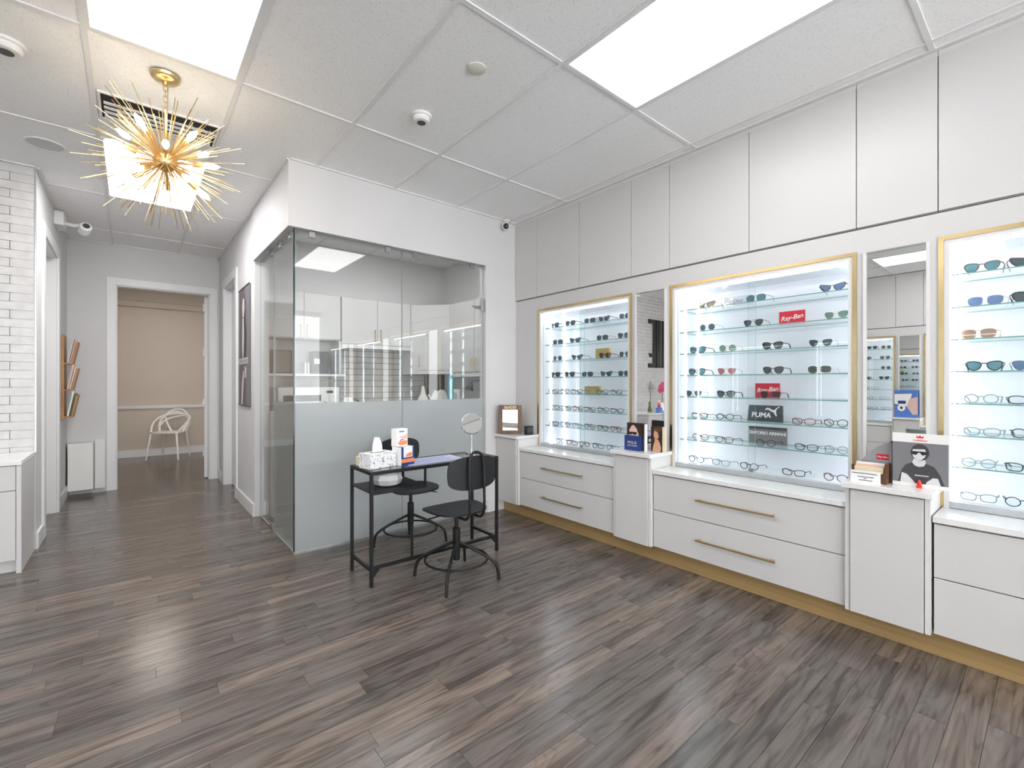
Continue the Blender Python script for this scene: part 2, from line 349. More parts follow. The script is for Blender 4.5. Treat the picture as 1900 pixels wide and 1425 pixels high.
# walls
mb = B(.89, 3.48, 3.66, 3.76, 2.447, ZC+.01).box(.89, .99, 3.76, 4.95, 2.447, ZC+.01).box(2.70, 3.48, 3.66, 3.76, 0, 2.447)
struct(mb.build('wall_front', 'paint'), 'white bulkhead and wall strip around the glass room', 'wall')
mb = B(.905, 1.03, 4.95, 5.95, 0, ZC+.01).box(.905, 1.03, 5.95, 6.76, 2.47, ZC+.01).box(.905, 1.03, 6.76, 7.27, 0, ZC+.01)
struct(mb.build('wall_corridor', 'paint'), 'white corridor wall carrying the tall poster', 'wall')
mb = B(-.69, -.146, 7.27, 7.39, 0, ZC+.01).box(-.146, .80, 7.27, 7.39, 2.46, ZC+.01).box(.80, 1.03, 7.27, 7.39, 0, ZC+.01)
struct(mb.build('wall_back', 'paint'), 'white wall at the corridor end with a doorway', 'wall')
mb = B(-.69, -.57, 5.06, 5.45, 0, ZC+.01).box(-.69, -.57, 5.45, 6.36, 2.52, ZC+.01).box(-.69, -.57, 6.36, 7.27, 0, ZC+.01)
struct(mb.build('wall_left', 'paint'), 'white corridor wall with a door recess beside the brick wall', 'wall')
struct(B(3.44, 3.56, -3.8, 3.66, 0, ZC+.01).build('wall_right', 'paint'), 'wall behind the white display cabinets', 'wall')
struct(B(-3.27, -3.15, -3.8, 5.06, 0, ZC+.01).build('wall_opposite', 'paint'), 'wall behind the display cabinets across the room', 'wall')
# brick wall
bw = struct(B(-3.15, -.69, 5.066, 5.19, 0, ZC+.01).build('wall_brick', 'grout'), 'white glazed brick wall beside the corridor', 'wall')
BO = ORG['wall_brick']; BH, BL, g = .0648, .262, .004
bm_cache = {}
def brick(x0, x1, z0, z1):
    k = (round(x1-x0, 3), round(z1-z0, 3))
    if k not in bm_cache:
        me = B(-k[0]/2, k[0]/2, -.006, .006, 0, k[1]).mesh('brick'); me.materials.append(M['brick']); bm_cache[k] = me
    o = bpy.data.objects.new('brick', bm_cache[k]); COL.objects.link(o); o.parent = bw
    o.location = ((x0+x1)/2-BO[0], 5.060+random.uniform(-.0008, .0008)-BO[1], z0-BO[2])
for r in range(34):
    z1 = 2.931-r*BH; z0 = z1-BH+g
    if z1 < .77: break
    x = -.576; first = BL/2 if r % 2 == 1 else BL
    while x > -2.75:
        L = first; first = BL; brick(max(x-L+g, -2.79), x, z0, z1); x -= L
B(-.574, -.566, 5.052, 5.064, .75, 2.93).build('metal_corner_trim', 'alu', bw)
# sign letters on the brick wall (seen in the narrow mirror)
sg = T('wall_sign', 'large black deco letters mounted on the white brick wall', 'sign', (-1.75, 5.05, 1.58))
Y0, Y1 = 5.028, 5.052
eb = MB().box(-1.60, -1.53, Y0, Y1, 1.58, 2.50).box(-1.53, -1.38, Y0, Y1, 2.42, 2.50).box(-1.53, -1.38, Y0, Y1, 1.58, 1.66)
eb.prism([(-1.53, 1.78), (-1.43, 1.78), (-1.395, 1.85), (-1.53, 1.85)], 1, Y0, Y1)
eb.box(-1.78, -1.635, Y0, Y1, 1.58, 2.50); eb.build('letter', 'blackp', sg)
nb = MB().box(-1.90, -1.835, Y0, Y1, 1.58, 2.50).box(-2.03, -1.935, Y0, Y1, 1.58, 2.50).box(-2.16, -2.09, Y0, Y1, 1.58, 2.50).prism([(-2.16, 2.50), (-2.03, 1.58), (-1.97, 1.58), (-2.09, 2.50)], 1, Y0, Y1)
nb.build('letter', 'blackp', sg)
# unseen shop front behind the camera, full-height glazing added for fill daylight
mb = B(-3.27, 3.56, -3.92, -3.8, 0, .10).box(-3.27, 3.56, -3.92, -3.8, 2.84, ZC+.01)
for x in (-3.27, .0, 3.44): mb.box(x, x+.12, -3.92, -3.8, .10, 2.84)
struct(mb.build('wall_street', 'paint'), 'shop front wall behind the camera', 'wall')
w1 = struct(B(-3.15, 3.44, -3.87, -3.864, .10, 2.84).build('window_1', 'glass'), 'unseen shop front window glass added for fill daylight', 'window')
# baseboards
bbn = 0
def baseboard(side, x0, x1, y0, y1, lab):
    struct(B(x0, x1, y0, y1, 0, .125).build('baseboard_'+side, 'trim', bevel=.003), lab, 'baseboard')
baseboard('corridor_right', .889, .905, 4.95, 5.845, 'white baseboard under the tall poster')
baseboard('corridor_left', -.57, -.554, 6.47, 7.27, 'white baseboard under the leaflet rack')
baseboard('pillar', -.57, -.554, 5.06, 5.34, 'short white baseboard by the reception cabinet')
baseboard('front', 2.712, 2.93, 3.643, 3.66, 'short white baseboard beside the black desk')
baseboard('back_room', -1.3, 1.9, 10.234, 10.25, 'white baseboard of the taupe back room')
baseboard('corner', .889, .905, 6.87, 7.25, 'short white baseboard at the corridor end')
# kitchen room shell
struct(B(1.03, 3.6, 5.73, 5.85, 0, ZC+.01).build('wall_kitchen_back', 'paint'), 'back wall of the glass-fronted room', 'wall')
struct(B(3.48, 3.6, 3.76, 5.73, 0, ZC+.01).build('wall_kitchen_right', 'paint'), 'side wall of the glass-fronted room', 'wall')
# back room shell
struct(B(-1.4, 2.0, 10.25, 10.37, 0, ZC).build('wall_far', 'beige'), 'taupe far wall of the back room', 'wall')
struct(B(-1.42, -1.3, 7.39, 10.25, 0, ZC).build('wall_far_left', 'beige'), 'taupe side wall of the back room, hidden side', 'wall')
struct(B(1.9, 2.02, 7.39, 10.25, 0, ZC).build('wall_far_right', 'beige'), 'taupe side wall of the back room, door side', 'wall')
mb = B(-1.3, 1.9, 10.215, 10.25, .855, .885).box(-1.3, 1.9, 10.225, 10.25, .835, .855)
struct(mb.build('trim_1', 'trim'), 'white chair rail on the taupe far wall', 'trim')
mb = B(-1.3, 1.9, 10.19, 10.25, 2.60, 2.63).box(-1.3, 1.9, 10.21, 10.25, 2.63, 2.70).box(-1.3, 1.9, 10.18, 10.25, 2.70, 2.72)
struct(mb.build('trim_2', 'beige'), 'moulded picture rail near the top of the taupe wall', 'trim')
# door casings
def casing(n, ax, face, a0, a1, top, w, lab, out=.018, depth=.12):
    mb = MB()
    if ax == 1:   # wall plane y=face, opening along x
        mb.box(a0-w, a0, face-out, face, 0, top+w).box(a1, a1+w, face-out, face, 0, top+w).box(a0, a1, face-out, face, top, top+w)
        mb.box(a0, a0+.012, face, face+depth, 0, top).box(a1-.012, a1, face, face+depth, 0, top).box(a0, a1, face, face+depth, top-.012, top)
    else:
        s = 1 if out > 0 else -1
        mb.box(face-out, face, a0-w, a0, 0, top+w).box(face-out, face, a1, a1+w, 0, top+w).box(face-out, face, a0, a1, top, top+w)
        mb.box(face, face+depth, a0, a0+.012, 0, top).box(face, face+depth, a1-.012, a1, 0, top).box(face, face+depth, a0, a1, top-.012, top)
    return struct(mb.build('trim_%d' % n, 'trim', bevel=.002), lab, 'trim')
casing(3, 1, 7.27, -.146, .80, 2.46, .085, 'white casing around the corridor end doorway')
casing(4, 0, .905, 5.95, 6.76, 2.47, .10, 'white casing of the doorway past the poster')
casing(5, 0, -.57, 5.45, 6.36, 2.52, .10, 'white casing of the door recess by the brick wall', out=-.018, depth=-.12)
d1 = T('door_1', 'white door swung open into the taupe back room', 'door', (.79, 7.40, .01), kind='structure')
MB().prism([(.752, 7.40), (.79, 7.40), (.90, 8.21), (.862, 8.215)], 2, .01, 2.44).build('leaf', 'trim', d1)
for z in (.30, .98, 1.65, 2.25): B(.735, .7515, 7.392, 7.40, z, z+.09).build('hinge', 'steel', d1)
MB().tube([(.85, 8.12, 1.0), (.80, 8.125, 1.0), (.785, 8.00, 1.0)], .009).lathe([(.026, 0), (.026, .008)], (.849, 8.12, 1.0), axis=(-1, 0, 0)).build('lever_handle', 'steel', d1, smooth=True)
d2 = T('door_2', 'white door at the back of the recess by the brick wall', 'door', (-.67, 5.9, .01), kind='structure')
B(-.69, -.65, 5.462, 6.348, .01, 2.505).build('leaf', 'trim', d2)
d3 = T('door_3', 'white door just past the tall poster', 'door', (.99, 6.3, .01), kind='structure')
B(.975, 1.02, 5.962, 6.748, .01, 2.455).build('leaf', 'trim', d3); B(.968, .975, 6.0, 6.03, .95, 1.03).build('strike_plate', 'brass', d3)
# ================================================================== DISPLAY WALLS
ORDW = ['first', 'second', 'third', 'fourth', 'fifth', 'sixth', 'seventh', 'eighth']
SH = [1.822, 1.658, 1.499, 1.340, 1.181, 1.023, .866]
class Side:
    def __init__(s, x0, sg): s.x0, s.sg = x0, sg
    def X(s, d): return s.x0+s.sg*d
    def box(s, mb, d0, d1, y0, y1, z0, z1, mi=0): return mb.box(s.X(d0), s.X(d1), y0, y1, z0, z1, mi)
    def b(s, *a): return s.box(MB(), *a)
def ring(S, mb, d0, d1, y0, y1, z0, z1, w, mi=0):
    S.box(mb, d0, d1, y0, y0+w, z0, z1, mi); S.box(mb, d0, d1, y1-w, y1, z0, z1, mi); S.box(mb, d0, d1, y0+w, y1-w, z1-w, z1, mi); return mb
def display_case(S, y1, y0, label, full=True):
    t = T('display_case', label, 'display case', (S.X(.15), (y0+y1)/2, .667), group='lit display cases')
    zb, zt = .667, 2.006
    ring(S, MB(), -.007, .0, y0, y1, zb, zt, .020).build('gold_frame', 'brass2', t)
    a0, a1 = y0+.020, y1-.020
    ring(S, MB(), -.003, .014, a0, a1, zb, zt-.02, .020).build('liner', 'edge', t)
    i0, i1, zi0, zi1 = a0+.020, a1-.020, zb+.035, zt-.042
    S.b(.335, .345, i0-.015, i1+.015, zb, zi1+.02).build('back_panel', 'backp', t)
    S.b(.014, .335, i0-.015, i0, zb, zi1+.02).build('side_panel', 'backp', t); S.b(.014, .335, i1, i1+.015, zb, zi1+.02).build('side_panel', 'backp', t)
    S.b(.014, .335, i0, i1, zi1, zi1+.02).build('top_panel', 'backp', t); S.b(.014, .335, i0, i1, zb, zi0-.004).build('bottom_panel', 'backp', t)
    S.b(.040, .062, i0, i1, zi1-.010, zi1).build('led_strip', 'led', t)
    for (a, b, c) in ((i1-.008, i1, 1), (i0, i0+.008, -1)):
        S.b(.135, .149, a, b, zi0, zi1-.012).build('led_strip', 'led', t)
        S.b(.331, .334, a, b, zi0, zi1-.012).build('led_strip', 'led', t)  # bright line at the back corner, imitated with a thin glowing strip
    for z in SH:
        mb = MB(); S.box(mb, .064, .318, i0+.001, i1-.001, z-.006, z)
        o = mb.build('glass_shelf', ['shelf', 'edgeg'], t)
        for p in o.data.polygons:
            if abs(p.normal.x) > .5 or abs(p.normal.y) > .5: p.material_index = 1
    m = (i0+i1)/2
    for k, (a, b, d) in enumerate(((m-.02, i1-.002, .034), (i0+.002, m+.02, .022))):
        o = S.b(d, d+.004, a, b, zb+.034, zi1-.002).build('sliding_door', ['caseglass', 'edgeg'], t)
        for p in o.data.polygons:
            if abs(p.normal.y) > .5: p.material_index = 1
    mb = S.b(.002, .050, i0+.001, i1-.001, zb+.001, zb+.020); S.box(mb, .002, .008, i0+.001, i1-.001, zb+.02, zb+.033); S.box(mb, .046, .050, i0+.001, i1-.001, zb+.02, zb+.033)
    mb.build('track', 'alu', t)
    mb = MB().lathe([(.009, 0), (.010, .006), (.007, .016)], (S.X(.018), m, zb+.048), n=12, axis=(-S.sg, 0, 0)); S.box(mb, .012, .026, m-.012, m+.012, zb+.036, zb+.058); mb.build('lock', 'steel', t, smooth=True)
    return t
def base_unit(S, y1, y0, label):
    t = T('drawer_unit', label, 'drawer cabinet', (S.X(-.03), (y0+y1)/2, .122), group='white drawer cabinets')
    S.b(-.220, .30, y0+.002, y1-.002, .122, .636).build('body', 'carcass', t)
    for z0, z1 in ((.124, .381), (.386, .630)):
        d = S.b(-.240, -.221, y0+.004, y1-.004, z0, z1).build('drawer', 'lam', t, bevel=.0012)
        c = (y0+y1)/2; zh = z0+(.134 if z0 < .2 else .133); hl = .24
        mb = S.b(-.277, -.268, c-hl, c+hl, zh-.006, zh+.006)
        for e in (-hl+.012, hl-.024): S.box(mb, -.268, -.240, c+e, c+e+.012, zh-.005, zh+.005)
        mb.build('handle', 'brass', d, bevel=.001)
    ct = S.b(-.252, -.0005, y0+.001, y1-.001, .639, .667).build('countertop', 'quartz', bevel=.002)
    tag(ct, label.replace('drawer cabinet', 'counter slab').replace('white two-drawer', 'white quartz'), 'countertop', 'white quartz counters')
    return t
def column_unit(S, y1, y0, label, mirror=None, glabel=None):
    t = T('column_cabinet', label, 'cabinet', (S.X(-.03), (y0+y1)/2, .118), group='narrow column cabinets')
    mb = S.b(-.262, .30, y0+.001, y0+.020, .118, .746); S.box(mb, -.262, .30, y1-.020, y1-.001, .118, .746); S.box(mb, -.245, .30, y0+.02, y1-.02, .118, .746)
    mb.build('body', 'edge', t)
    S.b(-.271, -.2455, y0+.024, y1-.024, .120, .740).build('door', 'lam', t, bevel=.0012)
    ct = S.b(-.292, -.0005, y0-.010, y1+(.010 if y1 < 3.6 else -.006), .748, .776).build('countertop', 'quartz', bevel=.002)
    tag(ct, glabel, 'countertop', 'white quartz counters')
    return t
def mirror_panel(S, y1, y0, label):
    t = T('wall_mirror', label, 'mirror', (S.X(-.01), (y0+y1)/2, .778))
    S.b(-.004, -.0005, y0+.014, y1-.014, .778, 1.985).build('mirror_glass', 'mirror', t)
    mb = S.b(-.012, -.0005, y0, y0+.014, .778, 1.99); S.box(mb, -.012, -.0005, y1-.014, y1, .778, 1.99); mb.build('side_trim', 'edge', t)
    S.b(-.009, -.0005, y0+.014, y1-.014, 1.985, 1.992).build('top_clip', 'steel', t)
def upper_unit(S, y1, y0, n, label):
    t = T('upper_cabinet', label, 'cabinet', (S.X(.15), (y0+y1)/2, 2.128), group='white upper cabinets')
    S.b(.008, .34, y0+.001, y1-.001, 2.132, 2.93).build('body', 'carcass', t)
    w = (y1-y0)/n
    for k in range(n): S.b(-.012, .0075, y0+k*w+.002, y0+(k+1)*w-.002, 2.136, 2.905).build('door', 'lam', t, bevel=.001)
    S.b(-.004, .0075, y0+.001, y1-.001, 2.908, 2.933).build('filler_strip', 'edge', t)
def fascia(S, wall, frames, cols, yend0, yend1):
    S.b(.0, .02, yend0, yend1, 2.007, 2.126).build('header_panel', 'lam', wall)
    for y1, y0 in cols: S.b(.0, .02, y0, y1, .667, 2.007).build('pilaster_panel', 'lam', wall)
R = Side(3.09, 1); L = Side(-2.80, -1)
wr = bpy.data.objects['wall_right']; wo = bpy.data.objects['wall_opposite']
RF = [(3.325, 2.215), (1.876, .733), (.400, -.743), (-1.08, -2.22)]; RC = [(3.658, 3.325), (2.215, 1.876), (.733, .400), (-.743, -1.08)]
LF = [(4.245, 3.102), (2.784, 1.641), (1.323, .180), (-.140, -1.283)]; LC = [(4.55, 4.245), (3.102, 2.784), (1.641, 1.323), (.180, -.140)]
fascia(R, wr, RF, RC, -2.4, 3.658); fascia(L, wo, LF, LC, -1.5, 4.55)
RN = ['beside the glass room', 'in the middle of the display wall', 'at the near end of the display wall', 'behind the camera on the display wall']
LN = ['across the room by the brick wall', 'across the room reflected in the wide mirror', 'across the room past the blue poster box', 'across the room behind the camera']
for i, (y1, y0) in enumerate(RF):
    display_case(R, y1, y0, 'gold-framed lit glass display case '+RN[i]); base_unit(R, y1-.012, y0-.012, 'white two-drawer drawer cabinet '+RN[i]); upper_unit(R, y1, y0, 2, 'white double-door upper cabinet '+RN[i])
RCN = ['in the corner by the glass room', 'between the far and middle display cases', 'carrying the sunglasses poster', 'behind the camera on the display wall']
for i, (y1, y0) in enumerate(RC):
    column_unit(R, (3.658, 2.196, .722, -.75)[i], (3.316, 1.868, .392, -1.085)[i], 'narrow white column cabinet '+RCN[i], glabel='raised white counter slab '+RCN[i])
    upper_unit(R, y1, y0, 1, 'narrow white upper cabinet above the column '+RCN[i])
    if i == 0:
        B(3.085, 3.0895, 3.345, 3.63, .778, 1.99).build('pilaster_door', 'lam', wr)
    else: mirror_panel(R, y1-.030, y0+.030, ['', 'tall narrow mirror reflecting the black letters', 'tall mirror reflecting the ceiling panel behind the sunglasses poster', 'tall mirror behind the camera'][i])
for i, (y1, y0) in enumerate(LF):
    display_case(L, y1, y0, 'gold-framed lit glass display case '+LN[i]); base_unit(L, y1, y0, 'white two-drawer drawer cabinet '+LN[i]); upper_unit(L, y1, y0, 2, 'white double-door upper cabinet '+LN[i])
for i, (y1, y0) in enumerate(LC):
    nm = ['by the reception counter', 'between the two cases nearest the brick wall', 'holding the blue poster box', 'behind the camera'][i]
    column_unit(L, y1, y0, 'narrow white column cabinet across the room '+nm, glabel='raised white counter slab across the room '+nm)
    upper_unit(L, y1, y0, 1, 'narrow white upper cabinet across the room '+nm)
    mirror_panel(L, y1-.03, y0+.03, 'tall narrow mirror across the room '+nm)
struct(B(2.915, 2.93, -2.4, 3.643, 0, .1225).build('trim_6', 'kick'), 'brushed gold kick plate under the white drawer cabinets', 'trim')
struct(B(-2.64, -2.625, -1.5, 4.55, 0, .1225).build('trim_7', 'kick'), 'brushed gold kick plate across the room', 'trim')
# ================================================================== EYEWEAR
FM = {'black': mat('frame black', (.015, .015, .017), .25), 'tortoise': mat('frame tortoise', (.10, .045, .018), .25), 'gold': mat('frame gold wire', (.62, .48, .26), .25, 1), 'silver': mat('frame silver wire', (.55, .56, .58), .25, 1),
      'burgundy': mat('frame burgundy', (.20, .015, .03), .25), 'navy': mat('frame navy', (.03, .05, .13), .25), 'grey': mat('frame clear grey', (.30, .34, .35), .25), 'brown': mat('frame brown', (.14, .08, .05), .3)}
SHAPES = {
 'square-topped': ([(-.024, .017), (.028, .021), (.026, -.004), (.013, -.021), (-.010, -.021), (-.023, -.006)], .0027),
 'aviator': ([(-.022, .016), (.024, .019), (.028, .004), (.014, -.022), (-.006, -.023), (-.023, -.006)], .0011),
 'round': ([(.025*math.cos(a*math.pi/4), .023*math.sin(a*math.pi/4)) for a in range(8)], .0012),
 'cat-eye': ([(-.025, .011), (.006, .017), (.033, .023), (.026, -.002), (.006, -.021), (-.014, -.018), (-.025, -.004)], .0022),
 'squared': ([(-.027, .019), (.027, .019), (.028, -.010), (.017, -.021), (-.018, -.021), (-.027, -.010)], .0011),
 'rounded': ([(.026*math.cos(a*math.pi/4+.39), .021*math.sin(a*math.pi/4+.39)) for a in range(8)], .0023),
 'rectangular': ([(-.027, .015), (.028, .017), (.028, -.010), (.018, -.018), (-.016, -.018), (-.026, -.010)], .0025),
}
GK = {}
def eyewear_meshes(shape):
    if shape in GK: return GK[shape]
    pts, r = SHAPES[shape]; pts = chaikin([(u*1.0, v*1.06) for u, v in pts], 2); vmin = min(v for u, v in pts); vmax = max(v for u, v in pts); h0 = -vmin+r; cxm = .0335
    fr = MB(); umax = max(u for u, v in pts); umin = min(u for u, v in pts); vh = h0+vmax*.55
    bow = lambda x: .010*(abs(x)/.068)**2
    for s in (-1, 1):
        fr.tube([(s*(cxm+u), bow(cxm+u), h0+v) for u, v in pts], r, 6, closed=True)
        fr.tube([(s*(cxm+umax), bow(cxm+umax), vh), (s*(cxm+umax+.005), bow(cxm+umax)+.006, vh)], r*1.1, 6)
    hb = h0+vmax*.35
    fr.tube([(-(cxm+umin), 0, hb), (-.006, -.001, hb+.004), (.006, -.001, hb+.004), (cxm+umin, 0, hb)], r*.95, 6)
    if r < .0015: fr.tube([(-(cxm+umin)-.002, 0, hb+.010), (cxm+umin+.002, 0, hb+.010)], r*.9, 6)
    me_f = fr.mesh('frame_front', smooth=True)
    lz = []
    for s in (-1, 1):
        m = MB(); a = [(s*(cxm+u*.97), bow(cxm+u*.97), h0+v*.97) for u, v in pts]
        if s < 0: a = a[::-1]
        m.quad(a); lz.append(m.mesh('lens'))
    tp = []
    for s in (-1, 1):
        x0 = cxm+umax+.005; rr = max(r, .0013)
        m = MB().tube([(s*x0, .014, vh), (s*(x0+.003), .05, vh-.001), (s*(x0+.002), .095, vh-.004), (s*(x0-.003), .118, vh-.014), (s*(x0-.008), .142, max(rr, .004))], [rr*1.1, rr, rr, rr*1.3, rr*1.2], 6)
        tp.append(m.mesh('temple', smooth=True))
    GK[shape] = (me_f, lz, tp); return GK[shape]
LENSM = {'smoke': 'l_dark', 'teal': 'l_teal', 'blue': 'l_blue', 'brown': 'l_brown', 'pink': 'l_pink', 'green': 'l_green', 'olive': 'l_olive', 'clear': 'clens'}
def eyewear(shape, fcol, lcol, loc, rz, label, group, lift=0, tilt=0):
    sun = lcol != 'clear'
    t = T('sunglasses' if sun else 'eyeglasses', label, 'sunglasses' if sun else 'eyeglasses', loc, rz, group)
    mf, lz, tp = eyewear_meshes(shape)
    def P(n, me, mt):
        o = bpy.data.objects.new(n, me); COL.objects.link(o); o.parent = t
        if not me.materials: me.materials.append(None)
        o.material_slots[0].link = 'OBJECT'; o.material_slots[0].material = mt
    P('frame_front', mf, FM[fcol])
    for k in (0, 1): P('lens', lz[k], M[LENSM[lcol]]); P('temple', tp[k], FM[fcol])
    return t
C1 = [[3.19, 2.978, 2.735, 2.58, 2.352], [3.141, 2.916, 2.592, 2.368], [3.149, 2.889, 2.568, 2.352], [3.178, 2.992, 2.771, 2.556, 2.368],
      [3.195, 3.045, 2.895, 2.745, 2.595, 2.445], [3.19, 3.04, 2.89, 2.74, 2.59, 2.44], [3.195, 3.045, 2.895, 2.745, 2.595, 2.445], [3.105, 2.95, 2.797, 2.64, 2.49]]
C2 = [[1.652, 1.304, .873], [1.64, 1.321, .857], [1.715, 1.493, 1.204, .936], [1.72, 1.501, 1.201, .942], [1.745, 1.504, 1.217], [1.701, 1.508, 1.025, .857], [1.693, 1.516, 1.247, 1.011, .854], [1.722, 1.542, 1.349, 1.079, .86]]
C3 = [[.256, .100], [.245, .095], [.272], [.248, .095], [.259, .105], [.256, .100], [.274, .115], [.285, .120]]
SPEC1 = ['square-topped black smoke', 'square-topped black smoke', 'squared black smoke', 'cat-eye black smoke', 'squared black smoke', 'squared silver smoke', 'cat-eye black smoke', 'squared black smoke', 'square-topped black smoke', 'round silver smoke', 'cat-eye black smoke', 'square-topped burgundy smoke', 'round black smoke']
SPEC2 = [['cat-eye tortoise olive', 'squared black teal', 'cat-eye black blue'], ['round silver smoke', 'aviator black smoke', 'aviator gold green'], ['square-topped black teal', 'round gold green', 'square-topped black smoke', 'aviator silver smoke'],
         ['square-topped black teal', 'aviator gold pink', 'square-topped tortoise smoke', 'squared gold smoke'], ['aviator silver smoke', 'square-topped black smoke', 'square-topped burgundy smoke']]
SPEC3 = [['square-topped brown teal', 'cat-eye black smoke'], ['squared silver blue', 'square-topped black smoke'], ['squared gold brown'], ['square-topped black teal', 'aviator black blue']]
CLR = ['black', 'navy', 'tortoise', 'black', 'grey', 'black', 'burgundy']
SHN = ['top', 'second', 'third', 'fourth', 'fifth', 'sixth', 'seventh', 'bottom']
rg = random.Random(3)
CB = {'far': (2.255, 3.285), 'middle': (.773, 1.836), 'near': (-.703, .350)}
def stock(rows, specs, cname, S, rz0):
    n = 0
    for si, row in enumerate(rows):
        z = (SH+[.7005])[si]+.0004
        for k, y in enumerate(row):
            if si < 4 or (specs is not SPEC1 and si < len(specs)):
                sp = specs[n % len(specs)] if specs is SPEC1 else specs[si][k]
            else: sp = ['rectangular', 'rounded', 'rectangular', 'rounded'][(n+si) % 4]+' '+CLR[(n*3+si) % 7]+' clear'
            n += 1; sh, fc, lc = sp.split(' ')
            lab = '%s %s %s, %s lenses, %s from desk end, %s shelf, %s case' % (fc, sh, 'eyeglasses' if lc == 'clear' else 'sunglasses', lc, ORDW[k], SHN[si], cname)
            jit = rg.uniform(-.10, .10) if si < 4 else rg.uniform(-.09, .09)
            dep = .085+rg.uniform(0, .012)
            y = min(max(y, CB[cname][0]+.082), CB[cname][1]-.082)
            eyewear(sh, fc, lc, (S.X(dep), y, z), rz0+jit, lab, 'eyewear on the glass shelves')
stock(C1, SPEC1, 'far', R, -math.pi/2); stock(C2, SPEC2, 'middle', R, -math.pi/2); stock(C3, SPEC3, 'near', R, -math.pi/2)
def stock_opp(rows, cname):
    n = 0
    for si, row in enumerate(rows):
        for k, y in enumerate(row):
            clear = si > 3; sp = (['rectangular', 'squared'][k % 2], CLR[(n+si) % 7], 'clear') if clear else (['square-topped', 'round', 'squared'][n % 3], 'black', 'smoke'); n += 1
            eyewear(*sp, (L.X(.09), y, SH[si]+.0004), math.pi/2+rg.uniform(-.1, .1), '%s %s eyewear, %s from brick wall, %s shelf, %s case across the room' % (sp[1], sp[0], ORDW[k], SHN[si], cname), 'eyewear in the reflected cases')
stock_opp([[1.95, 1.775], [2.02, 1.79], [1.78], [2.02, 1.80], [1.95], [2.0, 1.80], [1.96, 1.78]], 'mirrored')
stock_opp([[1.185], [1.19], [1.19], [1.185], [1.19]], 'further')
# brand blocks on the shelves: facing -X, right is -Y
UX, VZ = (0, -1, 0), (0, 0, 1)
def block(name, label, m, x0, x1, y0, y1, z, h, lean=0):
    t = T(name, label, 'sign', ((x0+x1)/2, (y0+y1)/2, z), group='brand blocks on the glass shelves')
    B(x0, x1, y0, y1, z, z+h).build('block', m, t, bevel=.002); return t
t = block('brand_block', 'red block with white script, second shelf of middle case', 'redp', 3.270, 3.285, 1.046, 1.196, SH[1]+.0005, .088)
put_text('lettering', 'Ray-Ban', .040, 'paper', t, (3.2690, 1.121, SH[1]+.045), (0, -1, .12), (0, .12, 1), shear=.35, bold=.0002)
t = block('brand_block', 'red block behind burgundy sunglasses, fifth shelf of middle case', 'redp', 3.325, 3.34, 1.213, 1.370, SH[4]+.0005, .098)
put_text('lettering', 'Ray-Ban', .042, 'paper', t, (3.3240, 1.29, SH[4]+.055), (0, -1, .10), (0, .10, 1), shear=.35, bold=.0002)
t = T('brand_block', 'dark slate block with white leaping cat logo, sixth shelf', 'sign', (3.26, 1.28, SH[5]), group='brand blocks on the glass shelves')
zb = SH[5]+.0005
MB().prism([(1.392, zb), (1.170, zb), (1.170, zb+.108), (1.378, zb+.108)], 0, 3.255, 3.272).build('block', mat('slate card', (.045, .06, .065), .4), t)
put_text('lettering', 'PUMA', .046, 'paper', t, (3.254, 1.302, zb+.042), UX, VZ, shear=.12, bold=.0010, spacing=1.0)
cat = [(0, .020), (.010, .028), (.022, .026), (.034, .018), (.048, .012), (.058, .016), (.068, .028), (.078, .034), (.088, .036), (.084, .030), (.074, .026), (.066, .014), (.063, .002), (.066, -.012), (.070, -.026), (.062, -.026), (.056, -.012), (.048, .000), (.034, .004), (.022, .012), (.012, .016), (.004, .012), (-.004, .014)]
decal('leaping_cat_logo', 'paper', t, (3.255, 1.272, zb+.066), UX, VZ, cat, 2)
zb = SH[6]+.0005
t = block('brand_block', 'grey block with white capitals, seventh shelf of middle case', mat('block warm grey', (.20, .19, .19), .4), 3.325, 3.34, 1.168, 1.410, zb, .115)
decal('top_band', 'dgrey', t, (3.325, 1.410, zb), UX, VZ, rect(0, .10, .242, .115), 1)
put_text('lettering', 'EMPORIO ARMANI', .030, 'paper', t, (3.3242, 1.289, zb+.072), UX, VZ, bold=.0007, spacing=.92)
t = block('brand_block', 'clear acrylic block with grey script, top shelf of middle case', 'acryl', 3.262, 3.30, 1.37, 1.555, SH[0]+.0005, .068)
put_text('lettering', 'Dior', .036, 'dgrey', t, (3.2615, 1.455, SH[0]+.034), UX, VZ)
t = block('brand_block', 'grey acrylic block behind sunglasses, top shelf of far case', 'acryl', 3.318, 3.337, 2.66, 2.81, SH[0]+.0005, .072)
t = block('brand_block', 'gold block behind sunglasses, third shelf of far case', 'goldp', 3.285, 3.315, 2.60, 2.755, SH[2]+.0005, .098)
t = block('brand_block', 'low gold block behind eyeglasses, fifth shelf of far case', 'goldp', 3.31, 3.338, 2.73, 2.91, SH[4]+.0005, .070)
# ================================================================== ITEMS ON THE COLUMN COUNTERS
CT = .7765
t = T('desk_mirror', 'small dark walnut framed mirror with gold letters in the corner', 'mirror', (2.905, 3.53, CT))
th = math.radians(38); uu = Vector((math.cos(th), -math.sin(th), 0)); ww = Vector((-math.sin(th), -math.cos(th), 0)); base = Vector((2.905, 3.53, CT))
